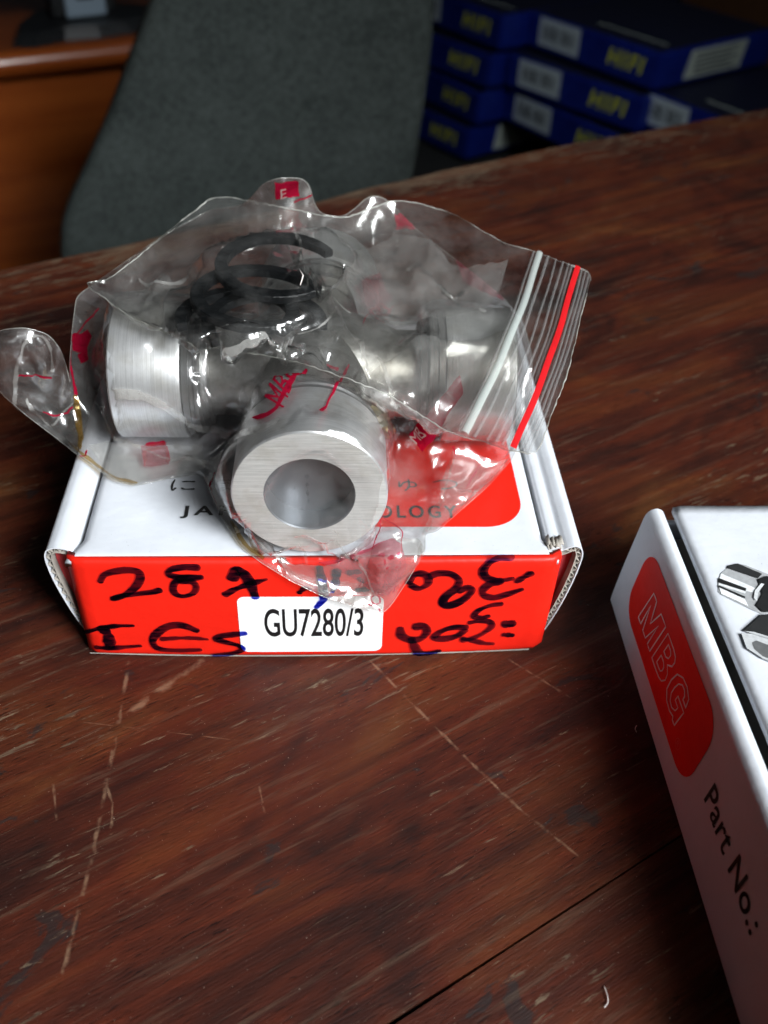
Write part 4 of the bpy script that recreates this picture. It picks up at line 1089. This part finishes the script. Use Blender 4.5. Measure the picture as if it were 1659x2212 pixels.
box('side_panel', -0.68, -0.66, 0.056, 0.58, 0.0, hd-0.0325, M['desk'], dk, 0.003)
box('side_panel', 0.32, 0.34, 0.056, 0.58, 0.0, hd-0.0325, M['desk'], dk, 0.003)
# monitor on the desk
mp = atz(190, 62, ZD); mo = thing('monitor', 'monitor stand with black foot and grey-blue neck on the desk', 'monitor', (mp[0], mp[1], ZD)); mo.rotation_euler = (0, 0, ang+0.05)
foot = [(-0.125, -0.045), (-0.10, -0.062), (-0.05, -0.045), (0.0, -0.052), (0.05, -0.045), (0.12, -0.02), (0.14, 0.02), (0.08, 0.07), (-0.06, 0.07), (-0.10, 0.02)]
bm = bmesh.new(); f = bm.faces.new([bm.verts.new((x*0.9, y, 0.0005)) for x, y in foot]); r = bmesh.ops.extrude_face_region(bm, geom=[f])
for v in r['geom']:
    if isinstance(v, bmesh.types.BMVert): v.co.z += 0.014; v.co.x *= 0.9; v.co.y *= 0.9
bmesh.ops.bevel(bm, geom=[e for e in bm.edges if e.verts[0].co.z > 0.01 and e.verts[1].co.z > 0.01], offset=0.004, segments=2, affect='EDGES')
obj('foot', bmmesh(bm), M['blackplastic'], mo)
nk = obj('neck', bmmesh(box_bm(-0.044, 0.044, 0.0, 0.03, 0.0142, 0.24, 0.006)), M['blackplastic'], mo)
obj('neck_cover', bmmesh(box_bm(-0.027, 0.027, -0.008, -0.0003, 0.016, 0.20, 0.003)), M['silver'], nk)
obj('button', bmmesh(box_bm(-0.012, 0.012, -0.0105, -0.0082, 0.038, 0.062, 0.001)), M['blackplastic'], nk)
sc_ = obj('screen_housing', bmmesh(box_bm(-0.25, 0.25, -0.035, -0.011, 0.070, 0.36, 0.005)), M['blackplastic'], mo)
obj('lower_bezel', bmmesh(box_bm(-0.25, -0.055, -0.040, -0.0352, 0.078, 0.10, 0.001)), M['screen'], sc_)

# stacks of blue filter boxes
def blue():
    k = N('blue_carton'); n = k.noise(k.coords(), 30, 4); a = k.ramp(n, [(0.3, (0.008, 0.020, 0.23)), (0.7, (0.014, 0.038, 0.36))])
    return k.done(k.principled(a, 0.35, 0, 0.4))
M['blue'] = blue()
M['darktop'] = plain('dark_card_and_gap_shade', (0.006, 0.007, 0.03), 0.6, nscale=30)
M['yellow'] = plain('yellow_print', (0.95, 0.92, 0.05), 0.5)
M['lab'] = plain('white_label', (0.85, 0.92, 0.95), 0.6, nscale=60, var=0.1)
M['lab2'] = plain('greyed_label', (0.85, 0.88, 0.75), 0.6, nscale=60, var=0.15)
M['barc'] = plain('barcode_grey', (0.10, 0.11, 0.12), 0.6)
LB, HX = 0.33, 0.0700
ZT = -0.30
C0 = atz(1428, 116, ZT); AZF = R_(124)       # near corner; the printed face runs back to the left
df = np.array([math.cos(AZF), math.sin(AZF), 0]); dr_ = np.array([math.cos(AZF-R_(90)), math.sin(AZF-R_(90)), 0])
hifi = text2d('HIFI', 1.0, 0.03, 0.2, 1.3, 1.25, resolution=3)
def P3(a, b, z): return df*a+dr_*b+np.array([0, 0, z])
shared = {}
def filter_box(corner_top, label, jit):
    c = np.array(corner_top)+np.array([0, 0, -HX]); o = thing('filter_box', label, 'box', tuple(c), 'blue filter boxes stacked behind the table')
    o.rotation_euler = (0, 0, jit)
    if not shared:
        bm = bmesh.new(); vs = [bm.verts.new(P3(a, b, z)) for z in (0.007, HX-0.0006) for a, b in ((0, 0), (LB, 0), (LB, LB), (0, LB))]
        for f in ((3, 2, 1, 0), (4, 5, 6, 7), (0, 1, 5, 4), (1, 2, 6, 5), (2, 3, 7, 6), (3, 0, 4, 7)): bm.faces.new([vs[i] for i in f])
        bmesh.ops.bevel(bm, geom=bm.edges[:], offset=0.004, segments=2, affect='EDGES')
        shared['body'] = (bmmesh(bm), 'blue')
        bm = bmesh.new(); vs = [bm.verts.new(P3(a, b, z)) for z in (0.0006, 0.0068) for a, b in ((0.009, 0.009), (LB-0.009, 0.009), (LB-0.009, LB-0.009), (0.009, LB-0.009))]
        for f in ((3, 2, 1, 0), (4, 5, 6, 7), (0, 1, 5, 4), (1, 2, 6, 5), (2, 3, 7, 6), (3, 0, 4, 7)): bm.faces.new([vs[i] for i in f])
        shared['tray_or_gap_shade'] = (bmmesh(bm), 'darktop')  # dark inset strip: paints the shade in the gap below each box
        shared['top_panel'] = (mesh([P3(a, b, HX-0.0003) for a, b in ((0.006, 0.006), (LB-0.006, 0.006), (LB-0.006, LB-0.006), (0.006, LB-0.006))], [(0, 1, 2, 3)]), 'darktop')
        # printed on the face: right part lettering, left part barcode label
        V = fit2d(hifi[0], 0, 1, 0, 1); shared['lettering'] = (mesh([P3(0.118-0.088*p[0], -0.0006, 0.026+0.029*p[1]) for p in V], hifi[1]), 'yellow')
        q = [(0.190, 0.017), (0.298, 0.017), (0.298, 0.066), (0.190, 0.066)]; shared['barcode_label'] = (mesh([P3(a, -0.0006, z) for a, z in q], [(0, 1, 2, 3)]), 'lab')
        parts = []
        rr_ = random.Random(2); a = 0.205
        while a < 0.282:
            wd = rr_.choice((0.002, 0.004, 0.006)); parts.append(([P3(a, -0.0012, 0.030), P3(a+wd, -0.0012, 0.030), P3(a+wd, -0.0012, 0.054), P3(a, -0.0012, 0.054)], [(0, 1, 2, 3)])); a += wd+rr_.choice((0.002, 0.003, 0.005))
        shared['barcode'] = (mesh(*join(parts)), 'barc')
        q = [(0.075, 0.016), (0.235, 0.016), (0.245, 0.064), (0.085, 0.064)]; shared['side_label'] = (mesh([P3(-0.0006, b, z) for b, z in q], [(0, 1, 2, 3)]), 'lab2')
        parts = []
        for i in range(5): parts.append(([P3(-0.0012, 0.10, 0.022+i*0.008), P3(-0.0012, 0.22-0.02*(i % 2), 0.022+i*0.008), P3(-0.0012, 0.22-0.02*(i % 2), 0.025+i*0.008), P3(-0.0012, 0.10, 0.025+i*0.008)], [(0, 1, 2, 3)]))
        shared['label_print'] = (mesh(*join(parts)), 'barc')
        q = [(0.03, 0.05), (0.20, 0.05), (0.20, 0.054), (0.03, 0.054)]; shared['top_line'] = (mesh([P3(a, b, HX) for a, b in q], [(0, 1, 2, 3)]), 'lab2')
        for me_, mt in shared.values(): me_.materials.append(M[mt])
    ob = {}
    for nm, (me_, mt) in shared.items():
        par = o
        if nm in ('lettering', 'barcode_label', 'side_label', 'top_line'): par = ob['body']
        if nm == 'barcode': par = ob['body']
        if nm == 'label_print': par = ob['body']
        x = bpy.data.objects.new(nm, me_); COL.objects.link(x); x.parent = par; ob[nm] = x
def sh(u0, v0, u1, v1, z): a = atz(u0, v0, z); b = atz(u1, v1, z); return b-a
def z2(X, Y): return ((1536+X/1.08)*.54, Y/1.08*.54)
filter_box(C0, 'topmost blue filter box of the right-hand stack, its top face showing', 0.0)
filter_box(C0+np.array([-0.018, -0.01, -HX]), 'middle blue filter box of the right-hand stack', 0.07)
filter_box(C0+np.array([-0.040, -0.015, -2*HX]), 'lowest visible blue filter box of the right-hand stack, mostly below the table edge', -0.03)
dC = sh(*z2(695, 345), *z2(1200, 520), -0.40)
filter_box(C0+np.array([-0.018, -0.01, -HX])+dC+np.array([0, 0, 0.004]), 'blue filter box far right, only its white label corner above the table edge', -0.02)
CA = C0+sh(*z2(1030, 250), *z2(330, 300), -0.335)
FA = 1.20
for i, lb in enumerate(['top blue filter box of the stack beside the chair', 'second blue filter box from the top beside the chair', 'third blue filter box from the top beside the chair', 'bottom visible blue filter box beside the chair, nearly black in shadow']):
    filter_box(CAM+(CA-CAM)*FA+np.array([0.012-0.016*i, -0.004*i, (1-i)*HX+0.02]), lb, (-0.03, 0.04, -0.05, 0.02)[i])
zA = (CAM+(CA-CAM)*FA)[2]-3*HX+0.02
# low platforms carrying the stacks (below what the table hides)
zb_ = ZT-3*HX-0.0005
cB = C0+df*0.17+dr_*0.17
structure(obj('platform', bmmesh(box_bm(cB[0]-0.05, cB[0]+0.9, cB[1]-0.25, cB[1]+0.6, FLOOR, zb_, 0.004)), M['floor']))
structure(obj('platform', bmmesh(box_bm(cB[0]-0.9, cB[0]-0.06, cB[1]-0.1, cB[1]+0.9, FLOOR, zA-0.0005, 0.004)), M['floor']))
bc = atz(1650, 120, -0.42)
# brown carton past the stack
kc = thing('brown_carton', 'plain brown cardboard box at the far right behind the blue boxes', 'carton', (bc[0]+0.06, bc[1]+0.05, zb_))
M['browncard'] = plain('brown_card', (0.22, 0.085, 0.03), 0.8, nscale=40)
o = box('body', 0, 0.3, 0, 0.3, 0.0005, 0.30, M['browncard'], kc, 0.004); o.rotation_euler = (0, 0, 0.6)
o2 = box('tape', 0.125, 0.175, 0, 0.3, 0.3003, 0.3008, M['kraft'], kc); o2.rotation_euler = (0, 0, 0.6)
